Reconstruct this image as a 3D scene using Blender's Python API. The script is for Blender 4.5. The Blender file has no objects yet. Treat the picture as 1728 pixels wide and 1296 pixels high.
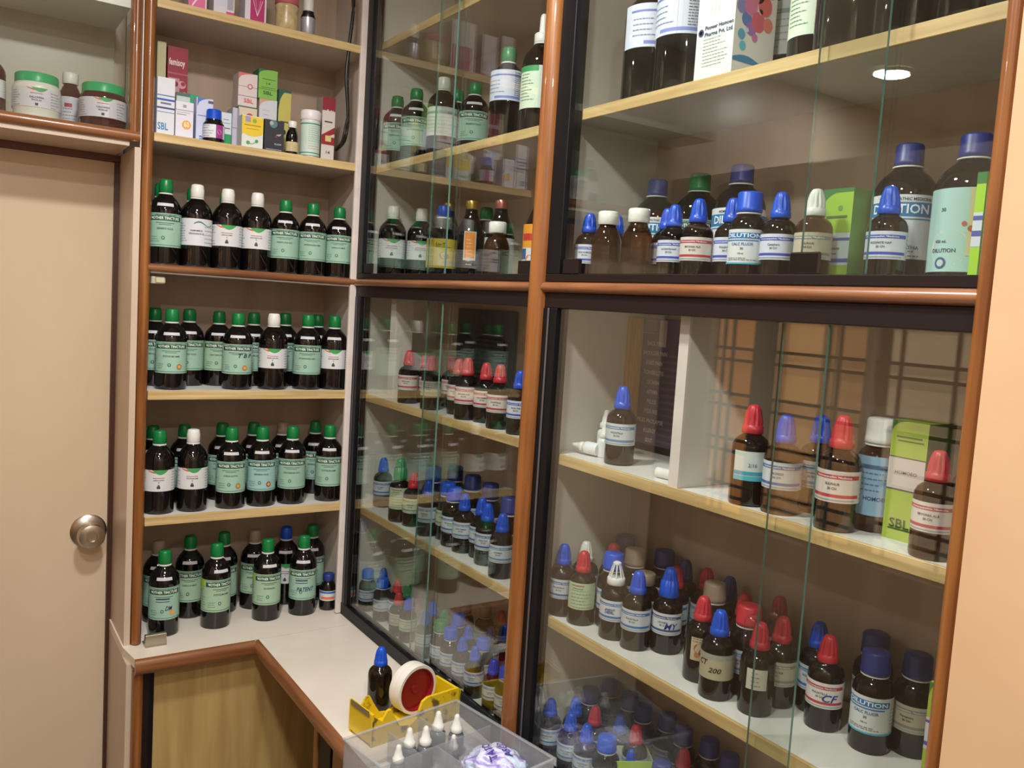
import bpy, math, random
from mathutils import Vector, Matrix
random.seed(11)
SC = bpy.context.scene
COL = SC.collection
PI = math.pi

# ------------------------------------------------------------------ camera
CX, CY, CZ = -0.8964, -2.1037, 1.5987
YAW, PITCH, ROLL, FPX = math.radians(-33.6982), math.radians(-5.0754), math.radians(3.5763), 1442.0
F = Vector((-math.sin(YAW)*math.cos(PITCH), math.cos(YAW)*math.cos(PITCH), math.sin(PITCH)))
R0 = Vector((math.cos(YAW), math.sin(YAW), 0)); U0 = R0.cross(F)
RR = R0*math.cos(ROLL)+U0*math.sin(ROLL); UU = U0*math.cos(ROLL)-R0*math.sin(ROLL)
CAMP = Vector((CX, CY, CZ))
cam = bpy.data.cameras.new('camera'); cam.sensor_width = 36; cam.lens = FPX*36/1728
cam.clip_start = .02
co = bpy.data.objects.new('camera', cam); COL.objects.link(co)
m3 = Matrix((RR, UU, -F)).transposed()
co.matrix_world = Matrix.Translation(CAMP) @ m3.to_4x4()
SC.camera = co
def ray(u, v): return F*FPX+RR*(u-864)-UU*(v-648)
def onz(u, v, z):
    r = ray(u, v); return CAMP+r*((z-CZ)/r.z)
def onx(u, v, x):
    r = ray(u, v); return CAMP+r*((x-CX)/r.x)
def ony(u, v, y):
    r = ray(u, v); return CAMP+r*((y-CY)/r.y)

# ------------------------------------------------------------------ materials
def srgb(c):
    return tuple(((x/255)/12.92 if x/255 <= .04045 else ((x/255+.055)/1.055)**2.4) for x in c)
MATS = {}
def mat(name, col, rough=.5, metal=0, spec=.5, coat=0, alpha=None, emit=0, sss=0):
    if name in MATS: return MATS[name]
    m = bpy.data.materials.new(name); m.use_nodes = True
    b = m.node_tree.nodes['Principled BSDF']
    b.inputs['Base Color'].default_value = (*col, 1)
    b.inputs['Roughness'].default_value = rough
    b.inputs['Metallic'].default_value = metal
    b.inputs['Specular IOR Level'].default_value = spec
    b.inputs['Coat Weight'].default_value = coat
    if emit:
        b.inputs['Emission Color'].default_value = (*col, 1); b.inputs['Emission Strength'].default_value = emit
    MATS[name] = m
    return m
def C(h): return srgb(tuple(int(h[i:i+2], 16) for i in (0, 2, 4)))
def grained(name, c1, c2, scale=(1, 1, 1), nscale=8, rough=.4, detail=4, distort=0, bump=0, coat=0, r0=.35, r1=.65):
    if name in MATS: return MATS[name]
    m = mat(name, c1, rough, coat=coat); nt = m.node_tree; b = nt.nodes['Principled BSDF']
    tc = nt.nodes.new('ShaderNodeTexCoord'); mp = nt.nodes.new('ShaderNodeMapping'); mp.inputs['Scale'].default_value = scale
    n = nt.nodes.new('ShaderNodeTexNoise'); n.inputs['Scale'].default_value = nscale; n.inputs['Detail'].default_value = detail
    n.inputs['Distortion'].default_value = distort
    cr = nt.nodes.new('ShaderNodeValToRGB'); cr.color_ramp.elements[0].color = (*c1, 1); cr.color_ramp.elements[1].color = (*c2, 1)
    cr.color_ramp.elements[0].position = r0; cr.color_ramp.elements[1].position = r1
    L = nt.links.new
    L(tc.outputs['Object'], mp.inputs['Vector']); L(mp.outputs['Vector'], n.inputs['Vector']); L(n.outputs['Fac'], cr.inputs['Fac']); L(cr.outputs['Color'], b.inputs['Base Color'])
    if bump:
        bp = nt.nodes.new('ShaderNodeBump'); bp.inputs['Strength'].default_value = bump; bp.inputs['Distance'].default_value = .004
        L(n.outputs['Fac'], bp.inputs['Height']); L(bp.outputs['Normal'], b.inputs['Normal'])
    return m
teak_v = grained('teak vertical', C('74431f'), C('96602f'), (40, 40, 2.5), 1.6, .32, coat=.25)
teak_x = grained('teak along x', C('704224'), C('92603a'), (2.5, 40, 40), 1.6, .32, coat=.25)
teak_y = grained('teak along y', C('704224'), C('946240'), (40, 2.5, 40), 1.6, .32, coat=.25)
lip_x = grained('pale lipping x', C('b89a66'), C('d6bd86'), (3, 60, 60), 1.5, .5)
lip_y = grained('pale lipping y', C('b89a66'), C('d6bd86'), (60, 3, 60), 1.5, .5)
lam = grained('white laminate', C('d9d6cf'), C('e6e3dd'), (1, 1, 1), 9, .35)
lamgrey = grained('shelf paint', C('bdb0a4'), C('ccc0b4'), (1, 1, 1), 5, .5)
backbrd = grained('back board', C('b09a84'), C('bea893'), (6, 6, 1), 2.2, .55)
sidepnl = grained('side board', C('c9c5b9'), C('d8d4c9'), (1, 1, 1), 4, .5)
countm = grained('counter laminate', C('ddd4c6'), C('e6ded2'), (1, 1, 1), 6, .3)
wallm = grained('peach plaster', C('c8a27a'), C('d2ae88'), (1, 1, 1), 3, .7, bump=.25)
cream = grained('cream paint', C('c2b09c'), C('cbbaa6'), (1, 1, 1), 2.5, .35)
doorm = grained('door laminate', C('ccb89c'), C('d3c0a5'), (2, 2, 1), 1.5, .3)
ceilm = grained('ceiling paint', C('ddd8cf'), C('e6e2da'), (1, 1, 1), 3, .8)
floorm = grained('floor stone', C('8d8172'), C('a39685'), (1, 1, 1), 6, .3)
plym = grained('plywood veneer', C('a98a54'), C('c3a76c'), (14, 14, 1.2), 1.7, .5, distort=.4)
blackm = mat('black frame', C('0e0e12'), .42, spec=.25)
dkbrown = mat('dark track', C('1e1412'), .45, spec=.25)
whitep = grained('white paint', C('d8cdc6'), C('e4dad4'), (1, 1, 3), 6, .5)
steel = mat('brushed steel', C('b9b2a6'), .3, 1)
chrome = mat('chrome', C('d8d8d8'), .12, 1)
amber_op = None
def glass_mix(name, tint=(1, 1, 1), ior=1.5, rough=0.0, edge=False):
    m = bpy.data.materials.new(name); m.use_nodes = True; nt = m.node_tree; nt.nodes.clear(); L = nt.links.new
    out = nt.nodes.new('ShaderNodeOutputMaterial'); mx = nt.nodes.new('ShaderNodeMixShader')
    tr = nt.nodes.new('ShaderNodeBsdfTransparent'); tr.inputs[0].default_value = (*tint, 1)
    gl = nt.nodes.new('ShaderNodeBsdfGlossy'); gl.inputs['Roughness'].default_value = rough; gl.inputs[0].default_value = (1, 1, 1, 1)
    g = nt.nodes.new('ShaderNodeNewGeometry'); mr = nt.nodes.new('ShaderNodeMapRange')
    mr.inputs[3].default_value = ior; mr.inputs[4].default_value = 1/ior
    fr = nt.nodes.new('ShaderNodeFresnel')
    L(g.outputs['Backfacing'], mr.inputs[0]); L(mr.outputs[0], fr.inputs['IOR']); L(fr.outputs[0], mx.inputs[0])
    L(tr.outputs[0], mx.inputs[1]); L(gl.outputs[0], mx.inputs[2]); L(mx.outputs[0], out.inputs[0])
    MATS[name] = m
    return m
pane = glass_mix('window glass', (.955, .975, .965), 1.62)
pane_edge = mat('glass edge', C('56796e'), .15, coat=.2)
tubglass = glass_mix('clear plastic thin', (.9, .92, .93), 1.45, .12)
def bottle_glass(name, dark, clear, level, amount):
    """tinted glass: opaque-dark where filled, more see-through above the liquid"""
    m = bpy.data.materials.new(name); m.use_nodes = True; nt = m.node_tree; L = nt.links.new
    b = nt.nodes['Principled BSDF']; b.inputs['Base Color'].default_value = (*dark, 1); b.inputs['Roughness'].default_value = .035
    b.inputs['IOR'].default_value = 1.55; b.inputs['Coat Weight'].default_value = .3; b.inputs['Coat Roughness'].default_value = .03
    out = nt.nodes['Material Output']; mx = nt.nodes.new('ShaderNodeMixShader'); tr = nt.nodes.new('ShaderNodeBsdfTransparent')
    tr.inputs[0].default_value = (*clear, 1)
    tc = nt.nodes.new('ShaderNodeTexCoord'); sp = nt.nodes.new('ShaderNodeSeparateXYZ'); mr = nt.nodes.new('ShaderNodeMapRange')
    mr.inputs[1].default_value = level-.002; mr.inputs[2].default_value = level+.002; mr.inputs[3].default_value = amount[0]; mr.inputs[4].default_value = amount[1]
    L(tc.outputs['Object'], sp.inputs[0]); L(sp.outputs[2], mr.inputs[0]); L(mr.outputs[0], mx.inputs[0])
    L(b.outputs[0], mx.inputs[1]); L(tr.outputs[0], mx.inputs[2]); L(mx.outputs[0], out.inputs[0])
    MATS[name] = m; return m
amberA = bottle_glass('amber glass full', (.004, .003, .003), (.30, .17, .10), .13, (.0, .16))
amberB = bottle_glass('amber glass half', (.008, .006, .005), (.38, .25, .16), .066, (.06, .32))
amberC = bottle_glass('amber glass pale', (.06, .03, .018), (.62, .42, .28), .05, (.4, .62))
amberD = bottle_glass('amber glass empty', (.035, .018, .01), (.5, .28, .13), .03, (.35, .55))
reddk = bottle_glass('dark red jar', (.05, .008, .012), (.5, .1, .1), .02, (.1, .15))
P = dict(
    g=mat('green cap', C('0c7a3c'), .35), g2=mat('bright green lid', C('14a364'), .35), b=mat('blue cap', C('1450c8'), .33), B=mat('navy cap', C('27357c'), .4),
    r=mat('red cap', C('c0303c'), .35), w=mat('white cap', C('e6e6e0'), .35), t=mat('tan cap', C('a08c78'), .4), y=mat('gold cap', C('c0a050'), .28, .8),
    c=mat('copper cap', C('c08070'), .28, .8), k=mat('black plastic', C('141416'), .35))
pc = {}
def pm(h, rough=.55):
    """printed paper colour"""
    if h not in pc: pc[h] = mat('paper '+h, C(h), rough)
    return pc[h]

# ------------------------------------------------------------------ mesh helpers
def new_mesh(name, verts, faces, mats, midx=None, smooth=True, ang=35):
    me = bpy.data.meshes.new(name); me.from_pydata([tuple(v) for v in verts], [], faces)
    for m in mats: me.materials.append(m)
    if midx: me.polygons.foreach_set('material_index', midx)
    me.update()
    if smooth:
        me.shade_smooth()
        try: me.set_sharp_from_angle(angle=math.radians(ang))
        except Exception: pass
    return me
class MB:
    def __init__(s): s.v = []; s.f = []; s.m = []; s.mats = []
    def mi(s, m):
        if m not in s.mats: s.mats.append(m)
        return s.mats.index(m)
    def add(s, vs, fs, m):
        o = len(s.v); s.v += [tuple(v) for v in vs]; k = s.mi(m)
        for f in fs: s.f.append([i+o for i in f]); s.m.append(k)
        return s
    def box(s, x0, x1, y0, y1, z0, z1, m, bev=0):
        if x0 > x1: x0, x1 = x1, x0
        if y0 > y1: y0, y1 = y1, y0
        if z0 > z1: z0, z1 = z1, z0
        if bev <= 0 or bev*2.2 > min(x1-x0, y1-y0, z1-z0):
            vs = [(x, y, z) for x in (x0, x1) for y in (y0, y1) for z in (z0, z1)]
            return s.add(vs, [(0, 1, 3, 2), (4, 6, 7, 5), (0, 4, 5, 1), (2, 3, 7, 6), (0, 2, 6, 4), (1, 5, 7, 3)], m)
        # chamfered box: 24 vertices
        xs, ys, zs = (x0, x1), (y0, y1), (z0, z1); vs = []; idx = {}
        sg = (1, -1)
        for i in (0, 1):
            for j in (0, 1):
                for k in (0, 1):
                    for ax in range(3):
                        p = [xs[i]+sg[i]*bev, ys[j]+sg[j]*bev, zs[k]+sg[k]*bev]
                        p[ax] = (xs, ys, zs)[ax][(i, j, k)[ax]]
                        idx[(i, j, k, ax)] = len(vs); vs.append(p)
        fs = []
        q = [(0, 0), (1, 0), (1, 1), (0, 1)]
        for s_ in (0, 1):
            for ax in range(3):
                f = []
                for a, b in q:
                    t = [a, b]; t.insert(ax, s_); f.append(idx[(*t, ax)])
                fs.append(f)
        for a, b in q:   # edges
            for ax in range(3):
                o1, o2 = [t for t in range(3) if t != ax]
                f = []
                for (e, face) in ((0, o1), (1, o1), (1, o2), (0, o2)):
                    t = [0, 0, 0]; t[ax] = e; t[o1] = a; t[o2] = b; f.append(idx[(*t, face)])
                fs.append(f)
        for i in (0, 1):
            for j in (0, 1):
                for k in (0, 1): fs.append([idx[(i, j, k, t)] for t in range(3)])
        s.add(vs, fs, m); return s
    def lathe(s, prof, m, seg=28, ribs=None, c=(0, 0, 0), caps=True):
        """prof [(r,z)], ribs (n, depth, z0, z1)"""
        vs = []; fs = []
        for r, z in prof:
            for i in range(seg):
                a = 2*PI*i/seg; rr = r
                if ribs and ribs[2] <= z <= ribs[3]: rr = r*(1+ribs[1]*math.cos(ribs[0]*a))
                vs.append((c[0]+rr*math.cos(a), c[1]+rr*math.sin(a), c[2]+z))
        for j in range(len(prof)-1):
            for i in range(seg):
                k = (i+1) % seg; fs.append((j*seg+i, j*seg+k, (j+1)*seg+k, (j+1)*seg+i))
        if caps:
            fs.append(list(range(seg))[::-1]); fs.append([(len(prof)-1)*seg+i for i in range(seg)])
        return s.add(vs, fs, m)
    def tube(s, pts, r, m, seg=10, closed=False):
        vs = []; fs = []; n = len(pts); P_ = [Vector(p) for p in pts]
        up = Vector((0, 0, 1))
        for i, p in enumerate(P_):
            d = (P_[min(i+1, n-1)]-P_[max(i-1, 0)]).normalized()
            a = d.cross(up)
            if a.length < .1: a = d.cross(Vector((1, 0, 0)))
            a.normalize(); b = d.cross(a)
            for k in range(seg):
                t = 2*PI*k/seg; vs.append(p+a*(r*math.cos(t))+b*(r*math.sin(t)))
        for i in range(n-1):
            for k in range(seg):
                l = (k+1) % seg; fs.append((i*seg+k, i*seg+l, (i+1)*seg+l, (i+1)*seg+k))
        fs.append(list(range(seg))[::-1]); fs.append([(n-1)*seg+k for k in range(seg)])
        return s.add(vs, fs, m)
    def prism(s, poly, axis, a0, a1, m):
        """poly in the two other axes, extruded along axis"""
        n = len(poly); vs = []
        for a in (a0, a1):
            for p in poly:
                t = [p[0], p[1]]; t.insert(axis, a); vs.append(t)
        fs = [list(range(n))[::-1], list(range(n, 2*n))]+[(i, (i+1) % n, n+(i+1) % n, n+i) for i in range(n)]
        return s.add(vs, fs, m)
    def mesh(s, name, smooth=True, ang=35):
        me = new_mesh(name, s.v, s.f, s.mats, s.m, smooth, ang)
        import bmesh
        bm = bmesh.new(); bm.from_mesh(me); bmesh.ops.recalc_face_normals(bm, faces=bm.faces); bm.to_mesh(me); bm.free()
        return me
    def obj(s, name, parent=None, loc=None, smooth=True, ang=35):
        return link(name, s.mesh(name, smooth, ang), parent, loc)
def link(name, me, parent=None, loc=None, rot=None):
    o = bpy.data.objects.new(name, me); COL.objects.link(o)
    if parent: o.parent = parent
    if loc: o.location = loc
    if rot: o.rotation_euler = rot
    return o
def thing(name, label, cat, loc=(0, 0, 0), rz=0, group=None, rot=None):
    o = bpy.data.objects.new(name, None); COL.objects.link(o); o.empty_display_size = .02
    o.location = loc; o.rotation_euler = rot or (0, 0, rz); tag(o, label, cat, group)
    return o
def tag(o, label, cat, group=None):
    o['label'] = label; o['category'] = cat
    if group: o['group'] = group
    return o
def struct(o): o['kind'] = 'structure'; return o

# ------------------------------------------------------------------ printed designs
TXT = {}
def text_geo(s, bold=True):
    if s in TXT: return TXT[s]
    c = bpy.data.curves.new('t', 'FONT'); c.body = s; c.resolution_u = 2; c.size = 1; c.align_x = 'CENTER'; c.align_y = 'CENTER'
    if bold: c.offset = .018
    o = bpy.data.objects.new('t', c); me = o.to_mesh()
    vs = [(v.co.x, v.co.y) for v in me.vertices]; fs = [tuple(p.vertices) for p in me.polygons]
    o.to_mesh_clear(); bpy.data.objects.remove(o); bpy.data.curves.remove(c)
    w = max((v[0] for v in vs), default=1)-min((v[0] for v in vs), default=0)
    TXT[s] = (vs, fs, w); return TXT[s]
def lines(x0, x1, z0, z1, n, col='777777', seed=1, t=.0007):
    rnd = random.Random(seed); out = []
    for i in range(n):
        z = z1-(z1-z0)*i/max(1, n-1); e = x0+(x1-x0)*rnd.uniform(.55, 1)
        x = x0
        while x < e:
            w = rnd.uniform(.002, .006); out.append(('r', x, min(x+w, e), z-t, z+t, col)); x += w+.0012
    return out
def design(items, R=None, off=.00025, name='print', dy=0):
    """flat design in x (right) / z (up) -> mesh; wrapped on a cylinder of radius R facing -y, or flat at y=-dy"""
    mb = MB(); 
    def put(vs, fs, col, layer):
        o = off+layer*.00006; out = []
        for x, z in vs:
            if R: a = x/R-PI/2; out.append(((R+o)*math.cos(a), (R+o)*math.sin(a), z))
            else: out.append((x, -dy-o, z))
        mb.add(out, fs, pm(col))
    for k, it in enumerate(items):
        ly = min(k, 6) if it[0] != 't' else 7
        if it[0] == 'r':
            _, x0, x1, z0, z1, col = it; n = max(1, int(abs(x1-x0)/(R*.16)) + 1) if R else 1
            vs = []; fs = []
            for i in range(n+1):
                x = x0+(x1-x0)*i/n; vs += [(x, z0), (x, z1)]
            for i in range(n): fs.append((2*i, 2*i+2, 2*i+3, 2*i+1))
            put(vs, fs, col, ly)
        elif it[0] == 's':     # strip [(x,zlo,zhi)]
            vs = []; fs = []
            for x, a, b in it[1]: vs += [(x, a), (x, b)]
            for i in range(len(it[1])-1): fs.append((2*i, 2*i+2, 2*i+3, 2*i+1))
            put(vs, fs, it[2], ly)
        elif it[0] == 'd':
            _, cx, cz, r, col = it
            put([(cx+r*math.cos(2*PI*i/16), cz+r*math.sin(2*PI*i/16)) for i in range(16)], [tuple(range(16))], col, min(ly+1, 7))
        elif it[0] == 't':
            _, s, cx, cz, h, col = it[:6]; vs, fs, w = text_geo(s); sx = h*1.3
            if len(it) > 6: sx = it[6]/w
            sh = it[7] if len(it) > 7 else 0
            put([(cx+(x+y*sh)*sx, cz+y*h*1.3) for x, y in vs], fs, col, ly)
    return mb.mesh(name, smooth=bool(R), ang=60)
def patch(w, z0, z1, col, R, name='label'):
    return design([('r', -w/2, w/2, z0, z1, col)], R, .00012, name)

def swoosh(x, z, s=1.0):
    N = 9; o = []
    g = [(x+s*.020*(i/N*2-1), z-s*.011*math.sin(PI*i/N), z) for i in range(N+1)]
    r = [(x-s*.012+s*.020*(i/N*2-1), z-s*.006*math.sin(PI*i/N)-.0015*s, z-s*.004*math.sin(PI*i/N)) for i in range(N+1)]
    return [('s', r, 'd8552c'), ('s', g, '3f9a55')]
def d_mint(base='8fbfa4', band='165036', seal=None, lime=False, hand=None, name='', seed=1):
    L = []
    if lime:
        N = 8; L.append(('s', [(-.074+.03*i/N, .114-.032*(1-(i/N)**2)**.5*(1 if i < N else 0), .115) for i in range(N+1)], 'a9c83c'))
    L += [('r', -.068, .068, .112, .1128, '3c7a60')]
    L += [('r', -.042, .042, .0985, .1090, band), ('t', 'MOTHER TINCTURE', 0, .1038, .0066, 'f0f8f0', .070)]
    L += [('r', -.022, .022, .0925, .094, '4a6a5c'), ('r', -.014, .014, .089, .0902, '4a6a5c')]
    L += lines(-.070, -.040, .05, .098, 9, '5f8a76', seed)+lines(.044, .072, .05, .105, 10, '5f8a76', seed+1)
    L += [('r', -.06, .06, .0435, .0446, '3c7a60'), ('d', -.004, .060, .0042, '33604a'), ('d', -.004, .060, .0024, '8fbfa4')]
    L += lines(-.034, -.012, .052, .062, 3, '5f8a76', seed+3)+[('t', 'HOMOEOPATHIC MEDICINE', 0, .1105, .0024, '2c5a48', .05)]
    if name: L.append(('t', name, 0, .0805, .0042, '3b5148'))
    if seal: L += [('d', .020, .056, .0068, seal), ('d', .020, .056, .0038, 'd8a860')]
    N = 8; L.append(('s', [(.03+.045*i/N, .0405, .0405+.010*(i/N)**2) for i in range(N+1)], '6aa040' if not lime else 'a9c83c'))
    if hand: L.append(('t', hand, hand_x.get(hand, .006), hand_z.get(hand, .07), .011, '1b2350', .0078*len(hand), .3))
    if hand in ('DM', 'PATENT'): L += [('r', -.02, .014, .087, .0895, '2b3358'), ('r', -.02, .014, .0815, .083, '2b3358')]
    return L
hand_x = {'T B P': .020, 'DM': .012, 'PATENT': .008}; hand_z = {'T B P': .086, 'DM': .066, 'PATENT': .066}
def d_white(name='', seed=1):
    return [*swoosh(.004, .105, 1), ('r', -.014, .014, .0855, .0868, 'b04038'), ('t', name or 'GLYCYRRHIZA', 0, .081, .003, '333333'),
            ('t', 'Q', 0, .076, .003, '333333'), ('r', -.004, .004, .0615, .0665, '333333'), ('d', 0, .068, .0028, '555555'),
            *lines(-.064, -.030, .06, .099, 7, '8a8a92', seed), *lines(.034, .062, .06, .099, 7, '8a8a92', seed+4)]
def d_sw(seed=1):
    N = 10
    return [('s', [(-.006+.05*i/N, .099+.004*math.sin(2*PI*i/N), .1015+.005*math.sin(2*PI*i/N)) for i in range(N+1)], '2f7a58'),
            ('t', 'HAMAMELIS', 0, .084, .0042, '333333'), ('t', 'VIRGINIANA Q', 0, .077, .0042, '333333'), *lines(-.06, -.02, .06, .1, 8, '8a8a92', seed), *lines(.02, .06, .058, .094, 5, '8a8a92', seed+4)]
def d_dil(band='2f6fb0', name='', seed=1, z0=.034, z1=.070, R=.025, hand=None, tcol='3a3a3a'):
    w = R*2.2; h = z1-z0
    L = [('r', -w*.78, w*.5, z1-h*.26, z1-h*.13, band), ('r', -w*.78, w*.5, z0+h*.16, z0+h*.26, band),
         ('t', 'Homoeopathic Medicine', -w*.12, z1-h*.195, h*.07, 'e4e8f0', w*.8), ('t', name or 'ARSENICUM ALB', -w*.12, z1-h*.42, h*.085, tcol),
         ('t', '30 CH', -w*.12, z1-h*.56, h*.085, tcol), ('r', -w*.7, w*.4, z0+h*.06, z0+h*.10, '9aa2ac'),
         *lines(w*.56, w*.86, z0+h*.15, z1-h*.12, 6, '8a8a90', seed, .0005)]
    if hand: L.append(('t', hand, .007, z0+h*.40, h*.30, '1b2390', .020, .3))
    return L
def d_lution(seed=1, z0=.028, z1=.078, R=.027):
    w = R*2.2; h = z1-z0
    return [('r', -w*.8, w*.42, z1-h*.27, z1-h*.10, '1f76b4'), ('t', 'DILUTION', -w*.10, z1-h*.185, h*.12, 'f2f6fa', w*.92), ('r', -w*.7, w*.3, z1-h*.34, z1-h*.305, '1f76b4'),
            ('t', 'CALC FLUOR', -w*.12, z1-h*.43, h*.085, '2c64a0'), ('t', '30', -w*.12, z1-h*.56, h*.075, '333333'), ('t', '100 ml', -w*.14, z0+h*.3, h*.05, '444444'),
            *lines(w*.45, w*.85, z0+h*.3, z1-h*.3, 5, '9a9a9a', seed, .0005), *lines(-w*.5, w*.4, z0+h*.12, z0+h*.17, 2, '777777', seed+2, .0005),
            ('r', -w*.8, w*.9, z0, z0+h*.045, '49b0cc'), ('d', w*.62, z0+h*.2, .0035, 'c9a050')]

# label kinds: (arc width, z0, z1, colour, design)   for bodies of the 450 ml bottle
LAB = {}
R5 = .0375
NM = ['BERBERIS VULG', 'CRATAEGUS OXY', 'SYZYGIUM JAMB', 'ECHINACEA', 'PASSIFLORA INC', 'HYDRANGEA ARB', 'CARDUUS MAR', 'AVENA SATIVA']
def get_lab(key, R, i=0):
    kk = (key, round(R, 4), i)
    if kk in LAB: return LAB[kk]
    if key in ('mint', 'mintb', 'lime', 'seal', 'redseal') or key in hand_x:
        base = {'mint': '98bcaa', 'mintb': '98c2bc', 'lime': 'a2c0a4', 'seal': '9cc2b0', 'redseal': '98c2be'}.get(key, '9cbfae')
        a = (.150, .040, .115, base, d_mint(base, seal={'seal': 'a07a3c', 'redseal': '9a4a38', 'T B P': 'c07f38', 'DM': 'd8a25c'}.get(key), lime=key == 'lime',
             hand=key if key in hand_x else None, name='' if key in hand_x else NM[i % 8], seed=i))
    elif key == 'wh': a = (.135, .055, .105, 'd6d8da', d_white(NM[(i*3) % 8], i))
    elif key == 'sw': a = (.135, .050, .112, 'd4d6dc', d_sw(i))
    elif key == 'lav': a = (.14, .078, .140, 'cdd3e2', [('r', -.03, .06, .082, .087, '7a84c8'), ('r', -.055, .05, .128, .131, '6a74b8'), *lines(-.05, .0, .095, .118, 4, '7c84a0', 3), *lines(.015, .05, .09, .135, 12, '6a7080', 5)])
    elif key == 'wg': a = (.145, .045, .115, 'c9cfcc', [('r', -.05, .05, .098, .104, '7f9a94'), *lines(-.04, .045, .055, .09, 5, '9aa4a0', 2), ('t', 'TINCTURE', 0, .101, .004, 'd8e0dc')])
    elif key == 'photo': a = (.13, .04, .115, 'd2e2cc', [('r', -.06, -.004, .105, .115, '3c9a58'), *lines(-.045, -.01, .055, .1, 9, '6c8a70', 3), ('r', -.002, .06, .04, .115, 'c8d4d0'), ('d', .016, .075, .013, '4a3434'), ('d', .014, .066, .009, 'c98a78'), ('r', .03, .05, .08, .09, 'c85a70')])
    elif key == 'liv': a = (.13, .03, .105, 'd2b83e', [('t', 'Liv-T', -.004, .090, .0085, '2c2c20'), ('r', -.018, .022, .083, .084, '2c2c20'), ('r', .0, .03, .035, .05, 'b8a878'), ('d', .004, .062, .010, '94786a'), ('d', .012, .060, .007, 'a88c80'), ('r', -.06, -.02, .03, .105, 'c8a832')])
    elif key == 'orange': a = (.030, .05, .12, 'c9cac8', [('r', -.013, .013, .055, .118, 'e08a3c'), *lines(-.008, .008, .04, .1, 8, 'f0d0a0', 3)])
    elif key == 'tonic': a = (.13, .02, .105, 'c8d2d2', [('t', 'Tonica', 0, .097, .007, '5a628a'), ('d', 0, .084, .005, '555566'), ('d', 0, .084, .0035, 'c8d2d2'), *lines(-.024, .026, .03, .08, 10, '6e7680', 3), ('r', -.05, .05, .088, .0888, '777788')])
    elif key == 'red50': a = (.13, .025, .12, 'dcdfe0', [('r', -.05, -.008, .07, .12, 'e89c28'), ('r', -.045, -.012, .085, .10, 'c83030'), ('r', -.05, -.03, .045, .068, '3c5a98'), ('d', -.02, .045, .01, 'd88a4a'), *lines(.005, .05, .035, .115, 11, '7a90a0', 3)])
    elif key == 'bigdil': a = (.17, .04, .125, 'd8dcdc', [('r', -.07, .06, .096, .115, '1f76a8'), ('t', 'DILUTION', -.006, .1055, .013, 'f0f4f8'), ('t', 'HOMOEOPATHIC MEDICINE', 0, .119, .0042, '2b3a5a'), ('r', -.06, .055, .092, .0935, '1f76a8'), ('t', 'HOMEOPATHIA', 0, .055, .0048, '3c5a7a'), *lines(-.03, .04, .044, .05, 2, '777777', 3)])
    elif key == 'teal': a = (.19, .02, .125, '6fb4c4', [('r', -.075, .012, .02, .125, 'a8cdc8'), ('d', -.02, .05, .024, 'd9cfb4'), ('t', '450 ml.', -.03, .058, .004, '444444'), ('t', 'DILUTION', -.026, .0465, .0052, '33506a'), ('r', .0, .012, .04, .124, 'd8c8a0'), ('d', -.028, .031, .0075, '3c5a80'), ('d', -.028, .031, .0045, 'b8c8c8'), ('t', '30', -.03, .098, .005, '33506a'), ('d', .004, .074, .004, 'c05a4a'), ('d', -.004, .080, .003, 'c05a4a'), *lines(.04, .075, .03, .115, 8, '4a7a88', 5), ('r', .01, .015, .04, .05, '4a9a6a')])
    elif key in ('dil', 'dilr', 'diln', 'CF', 'MY', 'SBL', 'dilg', 'tin'):
        band = {'dil': ['2f6fb0', '3a63a8', '5f86b0'][i % 3], 'dilr': 'b83a44', 'CF': 'b84048', 'diln': '3c4fb0', 'MY': '39507a', 'SBL': '2f6fb0', 'dilg': '6c9a78', 'tin': '8a8a80'}[key]
        base = {'dil': 'c6cdd2', 'dilr': 'd6cdc6', 'CF': 'dad4ce', 'dilg': 'c2cfb2', 'diln': 'ccd2e0', 'tin': 'bcb49c'}.get(key, 'd0d4d8')
        nm = ['ACONITE NAP', 'BRYONIA ALB', 'NUX VOMICA', 'PULSATILLA', 'RHUS TOX', 'LACHESIS', 'Camphora', 'SULPHUR'][i % 8]
        a = (R*4.4, .034, .070, base, d_dil(band, nm, i, R=R, hand=key if key in ('CF', 'MY') else None))
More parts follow.
